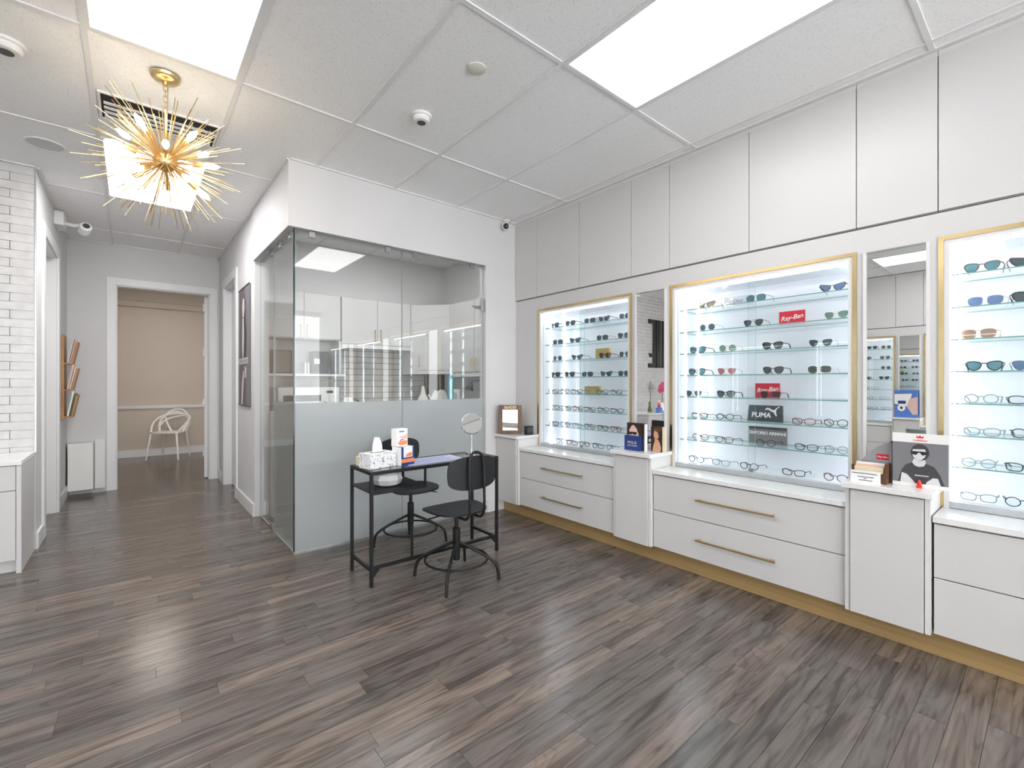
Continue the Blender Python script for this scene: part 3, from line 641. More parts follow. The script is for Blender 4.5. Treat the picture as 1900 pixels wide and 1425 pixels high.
# frame faces the camera corner: local u along uu, normal ww
def obox(mb, u0, u1, w0, w1, z0, z1):
    b = len(mb.v)
    for z in (z0, z1):
        for w in (w0, w1):
            for u in (u0, u1):
                p = base+uu*u+ww*w; mb.v.append((p.x, p.y, z))
    for f in ((0,2,3,1),(4,5,7,6),(0,1,5,4),(2,6,7,3),(0,4,6,2),(1,3,7,5)): mb.f.append(tuple(b+i for i in f)); mb.mi.append(0)
    return mb
mb = MB(); fw, fh = .115, .285
obox(mb, -fw, -fw+.040, 0, .03, CT, CT+fh); obox(mb, fw-.040, fw, 0, .03, CT, CT+fh); obox(mb, -fw+.04, fw-.04, 0, .03, CT, CT+.035); obox(mb, -fw+.04, fw-.04, 0, .03, CT+fh-.045, CT+fh)
mb.build('frame', 'walnut', t, bevel=.002); obox(MB(), -fw+.04, fw-.04, .006, .014, CT+.035, CT+fh-.045).build('mirror_glass', 'mirror', t)
p = base+ww*.031; put_text('lettering', 'GUCCI', .034, 'brass', t, (p.x, p.y, CT+fh-.022), tuple(uu), VZ, spacing=1.15)
t = T('card_reader', 'small black box beside the walnut framed mirror', 'device', (2.99, 3.345, CT)); B(2.95, 3.03, 3.322, 3.372, CT, CT+.085).build('body', 'blackp', t, bevel=.004); B(2.955, 3.025, 3.3205, 3.3215, CT+.03, CT+.075).build('screen', 'dgrey', t)
# two portrait cards on column 1
t = T('portrait_card', 'card with a dark-haired face above a navy sleeve', 'display card', (2.90, 2.06, CT))
B(2.915, 2.930, 1.975, 2.135, CT, CT+.205).build('card', 'dgrey', t)
pos = (2.915, 2.135, CT)
decal('print_shape', 'hair', t, pos, UX, VZ, rect(.0, .09, .16, .205), 1)
decal('print_shape', 'skinp', t, pos, UX, VZ, [(.016, .10), (.022, .15), (.045, .185), (.060, .188), (.085, .165), (.105, .12), (.100, .085), (.02, .085)], 2)
decal('print_shape', 'hair', t, pos, UX, VZ, [(.016, .137), (.090, .136), (.086, .118), (.060, .114), (.050, .124), (.040, .114), (.020, .116)], 3)
B(2.885, 2.9130, 2.0, 2.137, CT, CT+.110).build('sleeve', 'blue', t, bevel=.001)
put_text('lettering', 'POLO', .028, 'cream', t, (2.8845, 2.068, CT+.058), UX, VZ, spacing=1.1); put_text('lettering', 'RALPH LAUREN', .0125, 'cream', t, (2.8845, 2.068, CT+.036), UX, VZ)
B(2.905, 2.93, 1.965, 1.9745, CT, CT+.20).build('white_edge', 'paper', t)
t = T('portrait_card', 'card with a warm-toned reclining portrait and cream edge', 'display card', (2.97, 1.90, CT))
B(2.965, 2.978, 1.862, 1.958, CT, CT+.185).build('card', 'hair', t); pos = (2.965, 1.958, CT)
decal('print_shape', 'skin', t, pos, UX, VZ, [(.012, .0), (.020, .045), (.032, .075), (.030, .095), (.05, .10), (.072, .070), (.085, .03), (.078, .0)], 1)
decal('print_shape', 'skin', t, pos, UX, VZ, ell(.045, .125, .022, .034), 1)
decal('print_shape', 'walnut', t, pos, UX, VZ, [(.018, .14), (.03, .172), (.09, .182), (.094, .16), (.07, .15), (.064, .11), (.055, .145), (.03, .155)], 2)
B(2.962, 2.980, 1.840, 1.8615, CT, CT+.185).build('cream_edge', 'cream', t)
# sunglasses poster stand and brochure holder on column 2
t = T('poster_stand', 'grey poster card of a man in sunglasses and tee shirt', 'poster stand', (2.93, .44, CT)); pos = (2.925, .548, CT)
B(2.925, 2.945, .345, .548, CT, CT+.018).build('foot', 'plastw', t); B(2.926, 2.944, .345, .548, CT+.018, CT+.215).build('card', 'grey', t)
B(2.924, 2.946, .340, .548, CT+.215, CT+.258).build('header', 'plastw', t); B(2.955, 2.99, .545, .556, CT, CT+.215).build('black_wing', 'blackp', t)
pp = (2.926, .548, CT)
decal('print_shape', 'dgrey', t, pp, UX, VZ, [(.02, .018), (.036, .08), (.05, .105), (.075, .118), (.125, .118), (.155, .105), (.175, .07), (.192, .018)], 1)
decal('print_shape', 'skinbw', t, pp, UX, VZ, [(.075, .118), (.085, .104), (.10, .099), (.118, .104), (.125, .118), (.122, .14), (.082, .14)], 2)
decal('print_shape', 'skinbw', t, pp, UX, VZ, [(.030, .018), (.036, .066), (.056, .058), (.085, .022), (.085, .018)], 2)
decal('print_shape', 'skinbw', t, pp, UX, VZ, [(.125, .018), (.128, .030), (.150, .052), (.168, .052), (.178, .018)], 2)
decal('print_shape', 'dgrey', t, pp, UX, VZ, ell(.104, .170, .034, .040), 2)
decal('print_shape', 'skinbw', t, pp, UX, VZ, [(.078, .183), (.122, .186), (.128, .165), (.120, .145), (.108, .132), (.094, .132), (.080, .145), (.073, .165)], 3)
decal('print_shape', 'blackp', t, pp, UX, VZ, [(.070, .174), (.132, .174), (.128, .160), (.112, .156), (.104, .168), (.098, .168), (.090, .156), (.076, .158)], 4)
decal('print_shape', 'lgrey', t, pp, UX, VZ, rect(.085, .055, .135, .060), 3)
put_text('lettering', 'CARRERA', .0125, 'redd', t, (2.9235, .444, CT+.226), UX, VZ); decal('crest', 'redd', t, (2.924, .444, CT+.238), UX, VZ, [(-.012, 0), (.012, 0), (.014, .012), (.006, .006), (0, .014), (-.006, .006), (-.014, .012)], 1)
t2 = T('card_clip', 'small red clip at the foot of the grey poster card', 'clip', (2.915, .445, CT))
MB().box(2.905, 2.9235, .436, .454, CT, CT+.012).lathe([(.007, 0), (.009, .012), (.004, .026)], (2.914, .445, CT+.012), n=10).build('clip_body', 'redd', t2, smooth=True)
t = T('brochure_holder', 'grey arched brochure holder with red script badge', 'brochure holder', (2.90, .62, CT))
arc = [(.705, CT)]+[(.700-.144*k/10, CT+.070+.130*math.sin(k/10*math.pi/2)**.9) for k in range(11)]+[(.556, CT)]
MB().prism(arc, 0, 2.958, 2.966).build('back_panel', mat('holder grey', (.30, .30, .31), .35), t)
mb = B(2.87, 2.957, .698, .704, CT, CT+.085).box(2.87, 2.957, .562, .568, CT, CT+.10).box(2.87, 2.876, .568, .698, CT, CT+.05); mb.build('pocket', 'walnut', t)
B(2.880, 2.896, .575, .694, CT+.002, CT+.078).build('brochure', 'cream', t); B(2.90, 2.914, .575, .694, CT+.002, CT+.088).build('brochure', 'pinkl', t); B(2.918, 2.93, .575, .694, CT+.002, CT+.096).build('brochure', 'paper', t)
decal('badge', 'redp', t, (2.958, .618, CT+.112), UX, VZ, rect(0, 0, .05, .028), 1); put_text('lettering', 'Ray-Ban', .0135, 'paper', t, (2.9568, .593, CT+.126), UX, VZ, shear=.3)
t = T('notice_card', 'white notice card leaning before the arched brochure holder', 'card', (2.84, .64, CT))
B(2.838, 2.842, .578, .700, CT, CT+.062).build('card', 'paper', t); B(2.842, 2.866, .578, .700, CT, CT+.003).build('foot', 'paper', t)
for k, (a, b, zz) in enumerate(((.006, .108, .047), (.030, .096, .030), (.054, .066, .022), (.034, .090, .013))): decal('print_line', 'dgrey', t, (2.838, .700, CT+zz), UX, VZ, rect(a, 0, b, .0035), 1)
# blue poster box on the opposite column (seen in the mirror)
t = T('poster_box', 'blue printed poster box on the counter across the room', 'display card', (-2.62, 1.48, CT)); B(-2.66, -2.60, 1.36, 1.62, CT, CT+.40).build('box', 'blueb', t)
UO = (0, 1, 0); pb = (-2.60, 1.36, CT)
decal('print_shape', 'paper', t, pb, UO, VZ, [(.11, .16), (.26, .20), (.26, .34), (.06, .35), (.08, .25)], 1); decal('print_shape', 'skinp', t, pb, UO, VZ, [(.0, .05), (.05, .04), (.12, .16), (.09, .27), (.02, .30), (.0, .30)], 2)
decal('print_shape', 'paper', t, pb, UO, VZ, ell(.18, .14, .045, .05), 2); decal('print_shape', 'dgrey', t, pb, UO, VZ, ell(.18, .14, .016, .022), 3); decal('print_shape', 'blue', t, pb, UO, VZ, rect(.13, .20, .22, .245), 2)
# ================================================================== GLASS ROOM FRONT
def pane(name, label, x0, x1, y0, y1, clear, frost, edge_ax):
    t = T(name, label, 'glass panel', ((x0+x1)/2, (y0+y1)/2, 0), group='frosted glass partition panes')
    o = B(x0, x1, y0, y1, .012, 2.444).build('glass_pane', ['glass', 'gedge', 'seam'], t)
    for p in o.data.polygons:
        if abs(p.normal[edge_ax]) > .5 or abs(p.normal.z) > .5: p.material_index = 1 if (edge_ax == 0 and p.normal.x < -.5 and x0 < 1) else 2
    return t
t1 = pane('glass_partition', 'large clear glass pane with frosted lower half, corner side', .942, 1.818, 3.700, 3.710, 1, 1, 0)
B(.944, 1.818, 3.6985, 3.6995, .012, 1.128).build('frosted_film', 'frost', t1)
t2 = pane('glass_partition', 'large glass pane with frosted lower half beside the wall', 1.822, 2.698, 3.700, 3.710, 1, 1, 0)
B(1.822, 2.698, 3.6985, 3.6995, .012, 1.128).build('frosted_film', 'frost', t2)
t3 = pane('glass_partition', 'narrow side glass pane facing the corridor', .942, .952, 3.7135, 4.354, 1, 1, 1)
B(.9535, .9545, 3.714, 4.354, .012, 1.128).build('frosted_film', 'frost', t3)
B(.9325, .9415, 3.6890, 3.6980, .012, 2.444).build('corner_joint', 'gedge', t1)
t4 = pane('glass_door', 'clear glass door of the small room on the corridor side', .946, .956, 4.366, 4.93, 1, 1, 1)
for tt, xs in ((t1, (1.069, 1.69)), (t2, (1.951, 2.563))):
    for x in xs: B(x-.022, x+.022, 3.693, 3.717, 2.400, 2.446).build('clamp', 'steel', tt, bevel=.002)
for y in (3.826, 4.145): B(.935, .959, y-.022, y+.022, 2.400, 2.446).build('clamp', 'steel', t3, bevel=.002)
B(.937, .965, 4.40, 4.47, 2.395, 2.446).build('pivot', 'steel', t4, bevel=.002); B(.937, .965, 4.40, 4.47, .001, .05).build('pivot', 'steel', t4, bevel=.002)
tag(B(.9425, 2.70, 3.694, 3.716, .0005, .0115).build('glass_channel', 'alu'), 'thin metal floor channel under the front glass', 'channel')
tag(B(.936, .958, 3.7165, 4.354, .0005, .0115).build('glass_channel', 'alu'), 'thin metal floor channel under the side glass', 'channel')
t = T('door_closer', 'dark pivot bracket high on the glass beside the wall', 'bracket', (2.62, 3.69, 2.0))
MB().prism([(2.55, 2.035), (2.69, 2.05), (2.69, 2.015), (2.62, 2.01)], 1, 3.684, 3.698).build('bracket_plate', 'steel', t)
B(2.66, 2.70, 3.68, 3.70, 2.0, 2.12).build('wall_plate', 'alu', t)
# ================================================================== GLASS ROOM INTERIOR (kitchenette)
B(1.9, 3.48, 5.722, 5.73, .91, 1.76).build('tile_backing', mat('dark grout', (.16, .15, .14), .9), bpy.data.objects['wall_kitchen_back'])
kb = bpy.data.objects['wall_kitchen_back']; KO = ORG['wall_kitchen_back']; tc = {}
def ktile(x0, x1, z0, z1):
    k = round(x1-x0, 3)
    if k not in tc:
        me = B(-k/2, k/2, -.005, .003, 0, z1-z0).mesh('wall_tile'); me.materials.append(M['ktile']); tc[k] = me
    o = bpy.data.objects.new('wall_tile', tc[k]); COL.objects.link(o); o.parent = kb; o.location = ((x0+x1)/2-KO[0], 5.7185-KO[1], z0-KO[2])
for r in range(11):
    z0 = .94+r*.075; x = 1.05-(.15 if r % 2 else 0)
    while x < 3.15:
        a, b = max(x, 1.04), min(x+.297, 3.15); x += .30
        if b-a > .03: ktile(a, b, z0, z0+.068)
def kdoor(t, x0, x1, z0, z1, hx, hz, y=5.40):
    d = B(x0+.002, x1-.002, y, y+.018, z0, z1).build('door', 'lam', t, bevel=.001)
    MB().tube([(hx, y, hz), (hx, y-.028, hz), (hx, y-.028, hz+.13), (hx, y, hz+.13)], .005, 6).build('handle', 'brass', d)
t = T('wall_cabinet', 'white kitchen wall cabinet with an open niche below its doors', 'cabinet', (1.50, 5.57, 1.36), group='kitchen wall cabinets')
mb = B(1.05, 1.88, 5.42, 5.715, 1.775, 2.29).box(1.05, 1.88, 5.70, 5.715, 1.385, 1.775).box(1.05, 1.07, 5.42, 5.70, 1.385, 1.775).box(1.86, 1.885, 5.40, 5.70, 1.385, 1.775); mb.build('body', 'lam', t)
B(1.04, 1.93, 5.385, 5.70, 1.36, 1.385).build('niche_shelf', 'edge', t)
kdoor(t, 1.05, 1.475, 1.785, 2.29, 1.44, 1.80); kdoor(t, 1.475, 1.88, 1.785, 2.29, 1.51, 1.80)
t = T('wall_cabinet', 'white kitchen wall cabinet above the tiled splashback', 'cabinet', (2.33, 5.57, 1.72), group='kitchen wall cabinets')
B(1.89, 2.775, 5.42, 5.715, 1.745, 2.29).build('body', 'lam', t); B(1.89, 2.775, 5.405, 5.45, 1.70, 1.745).build('light_rail', 'edge', t)
kdoor(t, 1.89, 2.33, 1.75, 2.29, 2.295, 1.80); kdoor(t, 2.33, 2.775, 1.75, 2.29, 2.365, 1.80)
t = T('wall_cabinet', 'white angled corner wall cabinet of the kitchenette', 'cabinet', (3.1, 5.4, 1.36), group='kitchen wall cabinets')
MB().prism([(2.785, 5.42), (3.16, 5.02), (3.47, 5.02), (3.47, 5.715), (2.785, 5.715)], 2, 1.40, 2.29).build('body', 'lam', t)
MB().prism([(2.79, 5.40), (3.135, 5.03), (3.147, 5.04), (2.802, 5.412)], 2, 1.45, 2.285).build('door', 'lam', t)
MB().tube([(2.86, 5.32, 1.50), (2.84, 5.30, 1.50), (2.84, 5.30, 1.63), (2.86, 5.32, 1.63)], .005, 6).build('handle', 'brass', t)
t = T('wall_cabinet', 'white kitchen wall cabinet along the side wall with two pulls', 'cabinet', (3.3, 4.5, 1.36), group='kitchen wall cabinets')
B(3.17, 3.47, 3.98, 5.015, 1.40, 2.29).build('body', 'lam', t); B(3.155, 3.20, 3.98, 5.015, 1.36, 1.40).build('light_rail', 'edge', t)
for a, b, hy in ((4.505, 5.01, 4.54), (3.985, 4.50, 4.46)):
    d = B(3.15, 3.168, a+.002, b-.002, 1.42, 2.285).build('door', 'lam', t)
    MB().tube([(3.15, hy, 1.45), (3.122, hy, 1.45), (3.122, hy, 1.58), (3.15, hy, 1.58)], .005, 6).build('handle', 'brass', d)
t = T('base_cabinet', 'white kitchen base cabinet run behind the frosted glass', 'cabinet', (2.2, 5.42, 0), group='kitchen base cabinets')
B(1.05, 3.47, 5.14, 5.715, .10, .90).build('body', 'lam', t); B(1.06, 3.46, 5.20, 5.70, 0, .10).build('plinth', 'carcass', t)
for k in range(4): d = B(1.05+k*.52+.003, 1.57+k*.52-.003, 5.12, 5.138, .11, .88).build('door', 'lam', t); MB().tube([(1.5+k*.52, 5.12, .70), (1.5+k*.52, 5.095, .70), (1.5+k*.52, 5.095, .83), (1.5+k*.52, 5.12, .83)], .005, 6).build('handle', 'brass', d)
tag(B(1.05, 3.47, 5.09, 5.716, .9005, .935).build('countertop', 'quartz'), 'white kitchen countertop under the tiled splashback', 'countertop')
t = T('base_cabinet', 'white kitchen base cabinet along the side wall', 'cabinet', (3.2, 4.5, 0), group='kitchen base cabinets'); B(2.93, 3.47, 3.98, 5.085, .10, .90).build('body', 'lam', t); B(2.99, 3.46, 3.99, 5.08, 0, .10).build('plinth', 'carcass', t)
for a, b in ((3.99, 4.53), (4.535, 5.08)): B(2.912, 2.93, a, b, .11, .88).build('door', 'lam', t)
tag(B(2.89, 3.47, 3.97, 5.088, .9005, .935).build('countertop', 'quartz'), 'white side countertop in the glass room', 'countertop')
KZ = .9355
t = T('microwave', 'white microwave with dark window under the open niche', 'microwave', (1.5, 5.4, KZ)); B(1.17, 1.80, 5.22, 5.62, KZ, KZ+.30).build('body', 'plastw', t, bevel=.006)
B(1.22, 1.60, 5.212, 5.2195, KZ+.15, KZ+.215).build('window', 'blackp', t); B(1.66, 1.73, 5.213, 5.2195, KZ+.235, KZ+.262).build('display', 'dgrey', t); MB().lathe([(.028, 0), (.026, .012)], (1.64, 5.2195, KZ+.12), n=16, axis=(0, -1, 0)).build('knob', 'chrome', t)
t = T('storage_box', 'dark photo box in the open niche near the corridor', 'box', (1.3, 5.5, 1.386)); B(1.17, 1.37, 5.47, 5.60, 1.3855, 1.645).build('box_body', 'dgrey', t); B(1.19, 1.35, 5.468, 5.4695, 1.40, 1.63).build('front_label', mat('taupe label', (.22, .19, .16), .5), t)
t = T('storage_box', 'black box with small prints beside the glass reflection', 'box', (1.65, 5.5, 1.386)); B(1.58, 1.76, 5.46, 5.60, 1.3855, 1.645).build('box_body', 'blackp', t); B(1.60, 1.66, 5.458, 5.4595, 1.50, 1.56).build('front_label', 'paper', t)
for k, (x, w, h) in enumerate(((1.50, .014, .13), (1.535, .012, .125))): tag(B(x, x+w, 5.46, 5.58, 1.3855, 1.3855+h).build('booklet', 'paper'), ['thin white booklet standing apart from the black box', 'thin white booklet standing next to the black box'][k], 'booklet', 'booklets in the niche')
t = T('kettle', 'small white kettle on the kitchen counter by the microwave', 'kettle', (1.93, 5.3, KZ)); MB().lathe([(.075, 0), (.08, .02), (.07, .12), (.05, .17), (.02, .185)], (1.93, 5.3, KZ), n=20).build('body', 'plastw', t, smooth=True); MB().tube([(1.99, 5.3, KZ+.15), (2.05, 5.3, KZ+.14), (2.05, 5.3, KZ+.04), (2.0, 5.3, KZ+.03)], .009).build('handle', 'blackp', t)
t = T('water_jug', 'white pointed jug on the side of the corner counter', 'jug', (2.86, 5.2, KZ)); MB().lathe([(.075, 0), (.085, .05), (.06, .16), (.03, .22), (.018, .30), (.01, .31)], (2.86, 5.22, KZ), n=20).build('body', 'plastw', t, smooth=True); MB().tube([(2.90, 5.16, KZ+.2), (2.92, 5.12, KZ+.15), (2.91, 5.15, KZ+.06)], .008).build('handle', 'plastw', t)
t = T('toaster', 'white arched toaster beside the pointed jug', 'toaster', (3.09, 5.18, KZ)); MB().prism(ell(3.09, KZ, .10, .26, 14, 0, 180), 1, 5.13, 5.28).build('body', 'plastw', t); B(3.04, 3.14, 5.18, 5.22, KZ+.25, KZ+.262).build('slot', 'dgrey', t)
t = T('picture_frame', 'small pale framed print at the corner counter end', 'picture frame', (3.2, 5.0, KZ)); B(3.16, 3.18, 4.86, 5.06, KZ, KZ+.27).build('frame', 'paper', t); B(3.157, 3.1595, 4.89, 5.03, KZ+.04, KZ+.23).build('print', 'lgrey', t)
t = T('desk_lamp', 'black jointed lamp under the side wall cabinet', 'lamp', (3.25, 4.3, KZ)); MB().tube([(3.25, 4.3, KZ), (3.25, 4.3, KZ+.40), (3.02, 4.42, KZ+.36)], .009).build('arm', 'blackp', t); MB().lathe([(.02, 0), (.05, .10)], (3.04, 4.41, KZ+.36), axis=(-.2, .1, -1), n=14).build('shade', 'blackp', t); MB().lathe([(.07, 0), (.07, .012)], (3.25, 4.3, KZ), n=18).build('base', 'blackp', t)
t = T('canister', 'cream canister on the counter by the jointed lamp', 'canister', (3.08, 4.20, KZ)); MB().lathe([(.05, 0), (.05, .16)], (3.08, 4.22, KZ), n=18).build('body', 'cream', t, smooth=True); MB().lathe([(.052, 0), (.052, .012)], (3.08, 4.22, KZ+.1605), n=18).build('lid', 'dgrey', t, smooth=True)
t = T('soap_bottle', 'small teal pump bottle on the ledge before the side cabinet', 'bottle', (3.0, 4.75, KZ)); MB().lathe([(.03, 0), (.032, .02), (.030, .42), (.012, .45)], (2.98, 4.75, KZ), n=14).build('body', 'teal', t, smooth=True); MB().tube([(2.98, 4.75, KZ+.45), (2.98, 4.75, KZ+.48), (2.95, 4.75, KZ+.48)], .006).build('pump', 'plastw', t)
t = T('pedal_bin', 'tall white bin behind the frosted corner glass', 'bin', (1.19, 4.0, 0)); B(1.03, 1.37, 3.88, 4.12, .012, .58).build('body', 'plastw', t, bevel=.02); B(1.01, 1.42, 3.86, 4.14, .5805, .645).build('lid', 'plastw', t, bevel=.02); B(1.14, 1.28, 3.845, 3.878, .004, .05).build('pedal', 'blackp', t)
t = T('blue_carton', 'blurred blue carton on the floor behind the frosted glass', 'box', (1.7, 4.2, 0)); B(1.50, 1.82, 4.0, 4.28, .0, .22).build('carton', 'blueb', t); B(1.50, 1.82, 4.13, 4.15, .2205, .222).build('tape', 'cream', t)
t = T('stool', 'grey padded stool blurred behind the frosted glass', 'stool', (2.0, 4.5, 0)); B(1.80, 2.2, 4.3, 4.7, .42, .48).build('seat', 'grey', t, bevel=.02)
for x in (1.83, 2.17):
    for y in (4.33, 4.67): MB().tube([(x, y, 0), (x, y, .4195)], .014).build('leg', 'blackp', t)
t = T('wall_shelf', 'stepped white open shelf just inside the glass door', 'shelf', (1.1, 5.05, 0)); mb = B(1.035, 1.05, 4.80, 5.08, 0, 1.0).box(1.19, 1.20, 4.80, 5.08, 0, 1.0)
mb.build('side', 'lam', t)
for z in (.04, .28, .52, .76, .985): B(1.05, 1.19, 4.80, 5.08, z, z+.015).build('board', 'lam', t)
t = T('ceiling_light', 'square backlit panel above the glass room, out of sight', 'ceiling light', (2.0, 4.5, 2.92), group='backlit ceiling panels'); B(1.45, 2.70, 4.15, 4.75, 2.922, 2.9355).build('frame', 'bar', t); B(1.48, 2.67, 4.18, 4.72, 2.919, 2.9215).build('diffuser', 'panel', t)
t = T('ceiling_light', 'square backlit panel above the taupe back room', 'ceiling light', (.3, 8.8, 2.9), group='backlit ceiling panels'); B(0, .6, 8.5, 9.1, 2.905, 2.9195).build('frame', 'bar', t); B(.03, .57, 8.53, 9.07, 2.902, 2.9045).build('diffuser', mat('warm diffuser', (.9, .9, .9), .5, emit=(1, .93, .84), estr=PANEL_E*2.0), t)
# ================================================================== CHANDELIER
cc = Vector((.14, 3.096, 2.475))
t = T('chandelier', 'brass starburst chandelier with many thin rods and glowing bulbs', 'chandelier', tuple(cc))
MB().lathe([(.068, 0), (.066, -.014), (.052, -.028), (.012, -.034), (.012, -.05)], (cc.x, cc.y, ZC-.0045), n=28).build('canopy', 'brass', t, smooth=True)
for k in range(5):
    z = ZC-.058-k*.030; a = k % 2*math.pi/2
    MB().tube([(cc.x+.009*math.cos(q)*math.cos(a), cc.y+.009*math.cos(q)*math.sin(a), z-.012+.020*math.sin(q)) for q in [i*math.pi/6 for i in range(12)]], .0026, 6, closed=True).build('chain_link', 'brass', t, smooth=True)
MB().tube([(cc.x, cc.y, ZC-.200), (cc.x, cc.y, cc.z)], .007, 10).build('stem', 'brass', t, smooth=True)
MB().lathe([(.0, -.055), (.03, -.046), (.05, -.022), (.055, 0), (.05, .022), (.03, .046), (.0, .055)], tuple(cc), n=24).build('hub', 'brass', t, smooth=True)
rods = {}
NR = 240
arms = [(az, el) for el, n, o in ((32, 5, .3), (2, 5, 0.9), (-34, 5, .2)) for az in [o+2*math.pi*i/n for i in range(n)]]
arms = [Vector((math.cos(a)*math.cos(math.radians(e)), math.sin(a)*math.cos(math.radians(e)), math.sin(math.radians(e)))) for a, e in arms]
def rod_mesh(L):
    if L not in rods:
        me = MB().tube([(0, 0, .04), (0, 0, L)], .0019, 5).mesh('rod', smooth=True); me.materials.append(M['brass']); rods[L] = me
    return rods[L]
rr = random.Random(11)
for i in range(NR):
    z = 1-2*(i+.5)/NR; a = i*2.399963; r = math.sqrt(1-z*z); d = Vector((r*math.cos(a), r*math.sin(a), z))
    d = (d+Vector((rr.uniform(-.05, .05), rr.uniform(-.05, .05), rr.uniform(-.05, .05)))).normalized()
    if d.z > .9 or any(d.angle(q) < .13 for q in arms): continue
    L_ = rr.choice((.27, .30, .33, .36, .385)); o = bpy.data.objects.new('rod', rod_mesh(L_)); COL.objects.link(o); o.parent = t; o.rotation_mode = 'QUATERNION'; o.rotation_quaternion = d.to_track_quat('Z', 'Y')
am = MB().tube([(0, 0, .05), (0, 0, .125)], .005, 8).mesh('lamp_arm', smooth=True); am.materials.append(M['brass'])
so = MB().lathe([(.011, 0), (.013, .004), (.013, .050), (.010, .052)], (0, 0, .125), n=14).mesh('socket', smooth=True); so.materials.append(M['brass'])
bu = MB().lathe([(.008, 0), (.012, .012), (.016, .030), (.015, .048), (.009, .066), (.002, .078)], (0, 0, .1765), n=14).mesh('bulb', smooth=True); bu.materials.append(M['bulb'])
for d in arms:
    q = d.to_track_quat('Z', 'Y'); pr = None
    for n, me in (('lamp_arm', am), ('socket', so), ('bulb', bu)):
        o = bpy.data.objects.new(n, me); COL.objects.link(o)
        if pr is None: o.parent = t; o.rotation_mode = 'QUATERNION'; o.rotation_quaternion = q; pr = o
        else: o.parent = pr
# ================================================================== CEILING FITTINGS
def detector(x, y, label, r=.062, cat='smoke detector'):
    t = T('smoke_detector', label, cat, (x, y, ZC-.045)); MB().lathe([(r, 0), (r, -.014), (r*.92, -.016)], (x, y, ZC+.0025), n=28).build('base', 'plastw', t, smooth=True)
    MB().lathe([(r*.80, -.0165), (r*.84, -.030), (r*.70, -.042), (r*.3, -.046)], (x, y, ZC+.0025), n=28).build('cover', 'plastw', t, smooth=True)
    MB().lathe([(r*.42, -.0467), (r*.42, -.049)], (x, y, ZC+.0025), n=18).build('grille', 'dgrey', t)
detector(1.384, 2.549, 'round white smoke detector on the ceiling above the glass room corner')
detector(-.475, 3.30, 'white ceiling detector at the edge by the brass chandelier', .075)
t = T('cover_plate', 'flat cream disc on the ceiling tile before the smoke detector', 'cover plate', (1.399, 1.98, ZC-.005)); MB().lathe([(.05, 0), (.05, -.006), (.047, -.008)], (1.399, 1.98, ZC+.0025), n=28).build('disc', mat('cream disc', (.72, .70, .62), .5), t, smooth=True)
t = T('ceiling_speaker', 'round flush ceiling speaker over the corridor entrance', 'speaker', (-.463, 4.524, ZC-.005)); MB().lathe([(.105, 0), (.105, -.007), (.098, -.009), (.096, -.005)], (-.463, 4.524, ZC+.0025), n=32).build('rim', 'bar', t, smooth=True); MB().lathe([(.095, 0), (.095, -.006)], (-.463, 4.524, ZC+.0025), n=32).build('grille', mat('speaker mesh', (.62, .62, .62), .7), t)
t = T('air_vent', 'slotted ceiling air vent behind the chandelier rods', 'air vent', (.143, 3.66, ZC-.005)); x0, x1 = -.14, .43
B(x0, x1, 3.50, 3.82, ZC-.001, ZC+.0028).build('plenum', 'dark', t)
for k in range(4): B(x0+.012, x1-.012, 3.60+k*.06, 3.622+k*.06, ZC-.010, ZC-.0012).build('blade', 'bar', t)
mb = B(x0, x1, 3.488, 3.50, ZC-.010, ZC+.002).box(x0, x1, 3.82, 3.832, ZC-.010, ZC+.002).box(x0-.012, x0, 3.488, 3.832, ZC-.010, ZC+.002).box(x1, x1+.012, 3.488, 3.832, ZC-.010, ZC+.002); mb.build('frame', 'bar', t)
t = T('security_camera', 'white box security camera high on the corridor wall', 'security camera', (-.56, 6.25, 2.80))
B(-.569, -.50, 6.10, 6.36, 2.79, 2.92).build('junction_box', 'plastw', t, bevel=.004); MB().tube([(-.50, 6.22, 2.835), (-.43, 6.20, 2.825), (-.37, 6.18, 2.835)], .018, 10).build('arm', 'plastw', t, smooth=True)
MB().lathe([(.045, -.055), (.048, 0), (.045, .05), (.02, .062)], (-.355, 6.17, 2.80), axis=(.2, -.9, .3), n=22).build('head', 'plastw', t, smooth=True); MB().lathe([(.028, .0625), (.026, .066)], (-.355, 6.17, 2.80), axis=(.2, -.9, .3), n=18).build('lens', 'dgrey', t)
t = T('dome_camera', 'small dark ball camera in the ceiling corner of the white wall', 'security camera', (2.90, 3.62, 2.83))
MB().lathe([(.035, 0), (.035, -.012)], (2.93, 3.615, ZC-.0045), n=18).build('base', 'plastw', t); MB().tube([(2.93, 3.615, ZC-.016), (2.915, 3.605, 2.885)], .012, 8).build('stalk', 'plastw', t)
MB().lathe([(.012, -.04), (.032, -.03), (.04, 0), (.034, .025)], (2.895, 3.585, 2.858), axis=(-.55, -.75, -.25), n=20).build('housing', 'plastw', t, smooth=True); MB().lathe([(.030, .0255), (.026, .036), (.008, .042)], (2.895, 3.585, 2.858), axis=(-.55, -.75, -.25), n=18).build('lens', 'blackp', t, smooth=True)
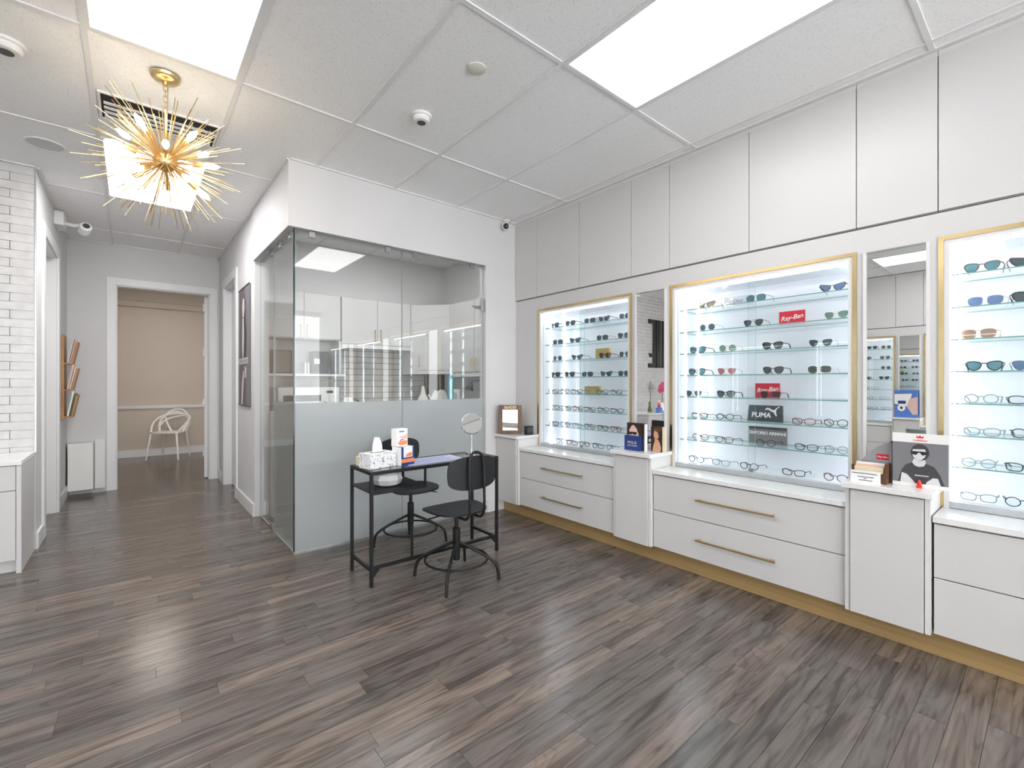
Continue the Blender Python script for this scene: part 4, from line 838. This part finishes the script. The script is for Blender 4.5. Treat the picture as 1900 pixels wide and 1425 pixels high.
# ================================================================== DESK AND ITEMS
DX0, DX1, DY0, DY1, DZ = 1.147, 2.160, 2.765, 3.115, .722
t = T('desk', 'black metal desk with glass top before the frosted glass', 'desk', ((DX0+DX1)/2, (DY0+DY1)/2, 0)); s = .020
for x in (DX0, DX1-s):
    for y in (DY0, DY1-s): B(x, x+s, y, y+s, 0, DZ-.0225).build('leg', 'black', t, bevel=.002)
mb = B(DX0, DX1, DY0, DY0+s, DZ-.022, DZ).box(DX0, DX1, DY1-s, DY1, DZ-.022, DZ).box(DX0, DX0+s, DY0+s, DY1-s, DZ-.022, DZ).box(DX1-s, DX1, DY0+s, DY1-s, DZ-.022, DZ).box(1.93, 1.945, DY0+s, DY1-s, DZ-.022, DZ-.009)
mb.build('top_frame', 'black', t, bevel=.002)
B(DX0+s+.001, 1.936, DY0+s+.001, DY1-s-.001, DZ-.0085, DZ-.001).build('glass_top', 'desk', t); B(1.939, DX1-s-.001, DY0+s+.001, DY1-s-.001, DZ-.0085, DZ-.001).build('glass_top', 'desk', t)
for y in (DY0+.004, DY1-.016): B(1.530, 1.542, y, y+.012, .592, DZ-.0225).build('shelf_hanger', 'black', t)
B(DX0+.004, 1.545, DY0+.002, DY1-.002, .584, .5915).build('shelf_panel', 'blackwood', t); mb = B(DX0+s, 1.545, DY0, DY0+.012, .575, .5838).box(DX0+s, 1.545, DY1-.012, DY1, .575, .5838); mb.build('shelf_rail', 'black', t)
B(DX0+s, DX1-s, DY0+.002, DY0+.018, .105, .125).build('stretcher', 'black', t); B(DX0+.002, DX0+.018, DY0+s, DY1-s, .095, .113).build('stretcher', 'black', t); B(DX1-.018, DX1-.002, DY0+s, DY1-s, .095, .113).build('stretcher', 'black', t)
for x, q in ((DX0+s, 1), (DX1-s, -1)): MB().prism([(x, .104), (x+q*.045, .104), (x, .055)], 1, DY0+.004, DY0+.016).build('gusset', 'black', t)
DT = DZ+.0006
t = T('desk_pad', 'lavender printed pad lying on the glass desk top', 'pad', (1.70, 2.93, DT)); MB().prism([(1.44, 2.815), (1.895, 2.82), (1.91, 3.06), (1.455, 3.055)], 2, DT, DT+.002).build('sheet', 'lav', t)
for k in range(5): decal('print_line', 'blueb', t, (1.50, 2.85+k*.038, DT+.002), (1, 0, 0), (0, 1, 0), rect(0, 0, .34-.04*(k % 2), .010), 1)
t = T('tissue_box', 'speckled white tissue carton with a tissue standing out', 'tissue box', (1.26, 2.94, DT)); a = math.radians(12)
B(-.100, .100, -.065, .065, 0, .098).build('carton', 'tissue', t, local=True, bevel=.002); t.rotation_euler = (0, 0, a); t.location = (1.262, 2.925, DT)
MB().prism(ell(0, 0, .06, .022, 18), 2, .0985, .0992).build('slot', 'dgrey', t, local=True)
MB().prism([(-.04, .0995), (.035, .0995), (.030, .15), (.012, .195), (-.022, .198), (-.036, .15)], 1, -.006, .006).build('tissue', 'paper', t, local=True)
t = T('lens_carton', 'navy and white lens carton with orange stripe on the desk', 'carton', (1.435, 2.90, DT)); t.rotation_euler = (0, 0, a)
B(-.055, .055, -.05, .05, 0, .125).build('carton', 'paper', t, local=True, bevel=.001)
ORG[t.name] = (0, 0, 0)
for nm, m, pl, ly in (('print_shape', 'blue', rect(0, 0, .11, .125), 1), ('print_shape', 'paper', rect(.018, .055, .094, .125), 2), ('print_shape', 'orange', rect(0, .020, .11, .045), 2), ('print_shape', 'orange', [(.03, .06), (.09, .06), (.09, .088), (.05, .080)], 3)): decal(nm, m, t, (-.055, -.05, 0), (1, 0, 0), (0, 0, 1), pl, ly)
decal('print_shape', 'blue', t, (-.055, -.05, .125), (1, 0, 0), (0, 1, 0), [(0, 0), (.02, 0), (.02, .10), (0, .10)], 1)
t = T('lens_carton', 'white lens carton with orange swoosh standing on the navy one', 'carton', (1.39, 2.925, DT)); t.rotation_euler = (0, 0, a); t.location = (1.425, 2.925, DT+.1268); ORG[t.name] = (0, 0, 0)
B(-.052, .04, -.03, .03, 0, .118).build('carton', 'paper', t, local=True, bevel=.001)
decal('print_shape', 'orange', t, (-.052, -.03, 0), (1, 0, 0), (0, 0, 1), [(.008, .018), (.03, .008), (.085, .010), (.088, .038), (.05, .036), (.02, .034)], 1); decal('print_shape', 'redp', t, (-.052, -.03, 0), (1, 0, 0), (0, 0, 1), [(.018, .036), (.04, .048), (.085, .040), (.06, .042)], 2); decal('print_shape', 'pinkl', t, (-.052, -.03, 0), (1, 0, 0), (0, 0, 1), [(.02, .065), (.06, .072), (.088, .085), (.088, .045), (.05, .05)], 1)
decal('print_shape', 'blueb', t, (-.052, -.03, 0), (1, 0, 0), (0, 0, 1), rect(.02, .096, .062, .104), 1)
t = T('small_carton', 'low cream carton half hidden behind the tissue carton', 'carton', (1.205, 3.04, DT)); B(1.175, 1.265, 3.02, 3.08, DT, DT+.062).build('carton', 'cream', t); B(1.18, 1.26, 3.03, 3.07, DT+.0622, DT+.063).build('flap', 'paper', t)
t = T('tissue_pack', 'crumpled white pack on the black under-shelf of the desk', 'pack', (1.33, 2.93, .592)); bmv = MB().lathe([(.05, 0), (.085, .012), (.10, .045), (.085, .075), (.03, .088)], (1.33, 2.92, .592), n=9); bmv.build('pack', 'lgrey', t); B(1.29, 1.37, 2.90, 2.94, .6805, .684).build('seal', 'paper', t)
t = T('vanity_mirror', 'round chrome vanity mirror on a thin stand at the desk end', 'mirror', (2.093, 3.028, DT))
MB().lathe([(.052, 0), (.052, .006), (.012, .012)], (2.093, 3.028, DT), n=26).build('base', 'chrome', t, smooth=True); MB().tube([(2.093, 3.028, DT+.012), (2.093, 3.028, .866)], .0045, 8).build('stand', 'chrome', t)
nrm = (-.50, -.80, .33); MB().lathe([(.084, -.006), (.088, 0), (.084, .006)], (2.093, 3.028, .957), axis=nrm, n=36).build('rim', 'chrome', t, smooth=True); MB().lathe([(.081, .0065), (.080, .0075)], (2.093, 3.028, .957), axis=nrm, n=36).build('mirror_glass', 'mirror', t)
# ================================================================== SWIVEL CHAIRS
def swivel_chair(label, loc, rz, base_rot):
    t = T('swivel_chair', label, 'chair', loc, rz, 'black swivel chairs'); 
    sp = chaikin([(-.175, -.185), (.175, -.185), (.205, -.02), (.155, .17), (-.155, .17), (-.205, -.02)], 3); mb = MB(); n = len(sp)
    zt = lambda x, y: .462+.10*x*x-.12*max(0, -y-.08)
    top = [(x, y, zt(x, y)) for x, y in sp]; inn = [(x*.5, y*.5, zt(x*.5, y*.5)-.002) for x, y in sp]; bot = [(x, y, z-.012) for x, y, z in top]; bi = [(x, y, z-.012) for x, y, z in inn]
    mb.v = top+inn+bot+bi
    for i in range(n):
        j = (i+1) % n; mb.f += [(i, j, n+j, n+i), (2*n+j, 2*n+i, 3*n+i, 3*n+j), (j, i, 2*n+i, 2*n+j)]
    mb.f += [tuple(range(n, 2*n)), tuple(range(4*n-1, 3*n-1, -1))]; mb.mi = [0]*len(mb.f); mb.build('seat', 'blackwood', t, local=True, smooth=True)
    bp = chaikin([(-.165, .105), (.165, .105), (.185, .0), (.165, -.105), (-.165, -.105), (-.185, .0)], 3); mb = MB(); n = len(bp)
    yb = lambda x: .205-.9*x*x
    def ringp(k, dy): return [(x*k, yb(x*k)+dy, .722+z*k) for x, z in bp]
    mb.v = ringp(1, 0)+ringp(.55, 0)+ringp(1, .011)+ringp(.55, .011)
    for i in range(n):
        j = (i+1) % n; mb.f += [(i, j, n+j, n+i), (2*n+j, 2*n+i, 3*n+i, 3*n+j), (j, i, 2*n+i, 2*n+j)]
    mb.f += [tuple(range(n, 2*n)), tuple(range(4*n-1, 3*n-1, -1))]; mb.mi = [0]*len(mb.f); mb.build('backrest', 'blackwood', t, local=True, smooth=True)
    pth = [(-.055, -.02, .440), (-.055, .17, .430), (-.055, .215, .445), (-.055, .238, .50), (-.055, .232, .70), (-.053, .226, .81), (-.036, .224, .842), (0, .223, .856), (.036, .224, .842), (.053, .226, .81), (.055, .232, .70), (.055, .238, .50), (.055, .215, .445), (.055, .17, .430), (.055, -.02, .440)]
    MB().tube(chaikin(pth, 1, False), .0085, 8).build('back_tube', 'black', t, local=True, smooth=True)
    B(-.075, .075, -.06, .08, .424, .440).build('seat_plate', 'black', t, local=True, bevel=.004)
    MB().lathe([(.013, .33), (.013, .424)], n=14).build('gas_rod', 'black', t, local=True); MB().lathe([(.021, .12), (.025, .20), (.025, .33), (.02, .335)], n=16).build('column', 'black', t, local=True, smooth=True)
    for k in range(4):
        a = base_rot-rz+math.pi/4+k*math.pi/2; c, s = math.cos(a), math.sin(a)
        MB().tube([(c*r, s*r, z) for r, z in chaikin([(.02, .235), (.11, .195), (.215, .140), (.262, .105), (.276, .06), (.282, 0)], 1, False)], .0105, 8).build('leg', 'black', t, local=True, smooth=True)
    MB().tube([(.205*math.cos(i*math.pi/16), .205*math.sin(i*math.pi/16), .128) for i in range(32)], .0075, 8, closed=True).build('foot_ring', 'black', t, local=True, smooth=True)
    MB().tube([(.05, -.02, .425), (.17, -.06, .405), (.20, -.065, .395)], .005, 6).build('lever', 'black', t, local=True)
    return t
swivel_chair('black swivel chair in front of the desk, back to the room', (1.645, 2.555, 0), math.radians(180), 0)
swivel_chair('black swivel chair behind the desk against the frosted glass', (1.705, 3.315, 0), math.radians(2), math.radians(20))
# ================================================================== CORRIDOR ITEMS
t = T('wall_poster', 'tall grey poster of a standing figure on the corridor wall', 'poster', (.90, 5.41, 1.055)); B(.893, .9045, 5.12, 5.71, 1.055, 2.265).build('canvas', mat('poster warm grey', (.15, .12, .12), .5), t)
UP = (0, -1, 0); pw = (.893, 5.71, 1.055)
decal('print_shape', 'grey', t, pw, UP, VZ, [(.40, .0), (.59, .0), (.59, 1.21), (.34, 1.21), (.44, .8), (.42, .4)], 1)
decal('print_shape', 'skinbw', t, pw, UP, VZ, [(.20, 1.03), (.24, 1.10), (.31, 1.10), (.33, 1.0), (.29, .90), (.22, .92)], 2)
decal('print_shape', 'skinbw', t, pw, UP, VZ, [(.22, .90), (.28, .90), (.30, .72), (.27, .52), (.24, .44), (.20, .60)], 2)
decal('print_shape', 'dgrey', t, pw, UP, VZ, [(.31, 1.13), (.38, 1.05), (.36, .86), (.42, .70), (.40, .46), (.30, .46), (.30, .74), (.29, .92), (.34, 1.0)], 2)
decal('print_shape', 'skinbw', t, pw, UP, VZ, [(.14, .0), (.22, .0), (.30, .34), (.26, .36), (.18, .20)], 2); decal('print_shape', 'skinbw', t, pw, UP, VZ, [(.34, .28), (.40, .28), (.42, .38), (.34, .40)], 2)
decal('print_shape', 'lgrey', t, pw, UP, VZ, rect(.03, .425, .52, .485), 3)
for k in range(9): decal('print_shape', 'grey', t, pw, UP, VZ, rect(.06+k*.05, .438, .085+k*.05, .472), 4)
B(.889, .893, 5.115, 5.715, 2.262, 2.276).build('hanging_bar', 'blackp', t); B(.889, .893, 5.115, 5.715, 1.045, 1.057).build('bottom_bar', 'blackp', t)
t = T('leaflet_rack', 'oak leaflet rack with three pockets on the corridor wall', 'leaflet rack', (-.56, 6.83, .90))
B(-.5685, -.548, 6.72, 6.96, .90, 1.79).build('back_board', 'wood', t)
for k, z in enumerate((.915, 1.20, 1.48)):
    MB().prism([(-.547, z), (-.485, z), (-.440, z+.24), (-.455, z+.24), (-.497, z+.015), (-.547, z+.015)], 1, 6.72, 6.96).build('pocket', 'wood', t)
    MB().prism([(-.530, z+.017), (-.515, z+.017), (-.470, z+.28), (-.485, z+.28)], 1, 6.74, 6.94).build('leaflet', ['paper', 'pinkl', 'lgrey'][k], t); MB().prism([(-.512, z+.017), (-.500, z+.017), (-.456, z+.255), (-.468, z+.255)], 1, 6.75, 6.93).build('leaflet', ['green', 'paper', 'pinkl'][k], t)
t = T('wall_heater', 'white wall-mounted heater box in the corridor corner', 'heater', (-.44, 7.2, .06)); B(-.553, -.34, 7.10, 7.255, .065, .60).build('casing', 'plastw', t, bevel=.006); B(-.332, -.245, 7.235, 7.2525, .05, .62).build('side_panel', 'trim', t)
mb = MB()
for k in range(5): mb.box(-.535, -.36, 7.12+k*.025, 7.13+k*.025, .6005, .603)
mb.build('top_grille', 'lgrey', t)
# reception counter by the brick wall
t = T('reception_cabinet', 'white reception cabinet against the brick wall', 'cabinet', (-1.6, 4.78, 0)); B(-2.62, -.60, 4.53, 5.05, .085, .725).build('body', 'carcass', t); B(-.599, -.575, 4.505, 5.05, 0, .728).build('end_panel', 'lam', t)
B(-2.60, -.6, 4.56, 5.04, 0, .084).build('plinth', 'lam', t)
for k in range(4):
    x1 = -.602-k*.50; B(x1-.495, x1, 4.505, 4.529, .09, .555).build('door', 'lam', t, bevel=.001); B(x1-.495, x1, 4.505, 4.529, .56, .724).build('drawer', 'lam', t, bevel=.001)
tag(B(-2.62, -.572, 4.49, 5.051, .729, .757).build('countertop', 'quartz', bevel=.002), 'white reception countertop against the brick wall', 'countertop')
RZ = .7575
t = T('twig_vase', 'slim vase with a bare curly twig on the reception counter', 'vase', (-1.10, 4.83, RZ)); MB().lathe([(.035, 0), (.04, .02), (.022, .10), (.02, .16), (.024, .18)], (-1.10, 4.83, RZ), n=18).build('vase', 'green', t, smooth=True)
MB().tube([(-1.10, 4.83, RZ+.1), (-1.13, 4.83, RZ+.28), (-1.10, 4.83, RZ+.40), (-1.14, 4.83, RZ+.56)], .006, 6).build('twig', 'green', t); MB().tube([(-1.11, 4.83, RZ+.37), (-1.06, 4.83, RZ+.45), (-1.08, 4.83, RZ+.54)], .004, 6).build('twig', 'green', t)
t = T('orchid_vase', 'vase of deep pink flowers on the reception counter', 'vase', (-1.50, 4.83, RZ)); MB().lathe([(.05, 0), (.055, .05), (.03, .14), (.035, .16)], (-1.50, 4.83, RZ), n=18).build('vase', 'plastw', t, smooth=True)
MB().tube([(-1.50, 4.83, RZ+.14), (-1.52, 4.83, RZ+.35), (-1.47, 4.83, RZ+.48)], .006, 6).build('stem', 'green', t)
for k, (dx, dz) in enumerate(((-.06, .46), (0, .50), (.06, .45), (-.02, .40), (.05, .38))): MB().lathe([(.005, -.02), (.04, 0), (.05, .012), (.02, .02)], (-1.48+dx, 4.80+.01*k, RZ+dz), axis=(.2, -1, .2), n=10).build('flower', 'pink', t, smooth=True)
t = T('figurine', 'small pink and white figurine on a blue box at reception', 'figurine', (-1.05, 4.60, RZ)); B(-1.10, -1.0, 4.57, 4.64, RZ, RZ+.09).build('blue_box', 'blueb', t); MB().lathe([(.02, 0), (.032, .03), (.02, .06)], (-1.05, 4.605, RZ+.0905), n=14).build('body', 'pink', t, smooth=True); MB().lathe([(.012, 0), (.03, .025), (.03, .05), (.01, .075)], (-1.05, 4.605, RZ+.151), n=14).build('head', 'pinkl', t, smooth=True)
# ================================================================== BACK ROOM CHAIR
t = T('lattice_chair', 'white plastic lattice-back chair in the taupe back room', 'chair', (.50, 9.78, 0), math.radians(-28))
sp = chaikin([(-.20, -.22), (.20, -.22), (.23, 0), (.19, .20), (-.19, .20), (-.23, 0)], 3); MB().prism(sp, 2, .435, .455).build('seat', 'plastw', t, local=True, bevel=.006)
for x, y in ((-.19, -.19), (.19, -.19), (-.17, .17), (.17, .17)): MB().tube([(x, y, .434), (x*1.25, y*1.25, 0)], [.019, .010], 10).build('leg', 'plastw', t, local=True, smooth=True)
def loop(name, pts): MB().tube(chaikin(pts, 2, False), .017, 8).build(name, 'plastw', t, local=True, smooth=True)
loop('back_hoop', [(-.235, -.10, .45), (-.27, .02, .60), (-.24, .20, .70), (-.10, .27, .74), (.10, .27, .74), (.24, .20, .70), (.27, .02, .60), (.235, -.10, .45)])
loop('back_hoop', [(-.20, .10, .45), (-.25, .18, .62), (-.10, .28, .82), (.10, .28, .82), (.25, .18, .62), (.20, .10, .45)])
loop('back_hoop', [(-.06, .18, .45), (-.17, .25, .60), (-.20, .26, .74), (.0, .29, .79), (.20, .26, .66), (.22, .12, .52)])
loop('back_hoop', [(.06, .18, .45), (.17, .25, .60), (.22, .25, .72), (.0, .28, .70), (-.20, .26, .64), (-.22, .12, .52)])
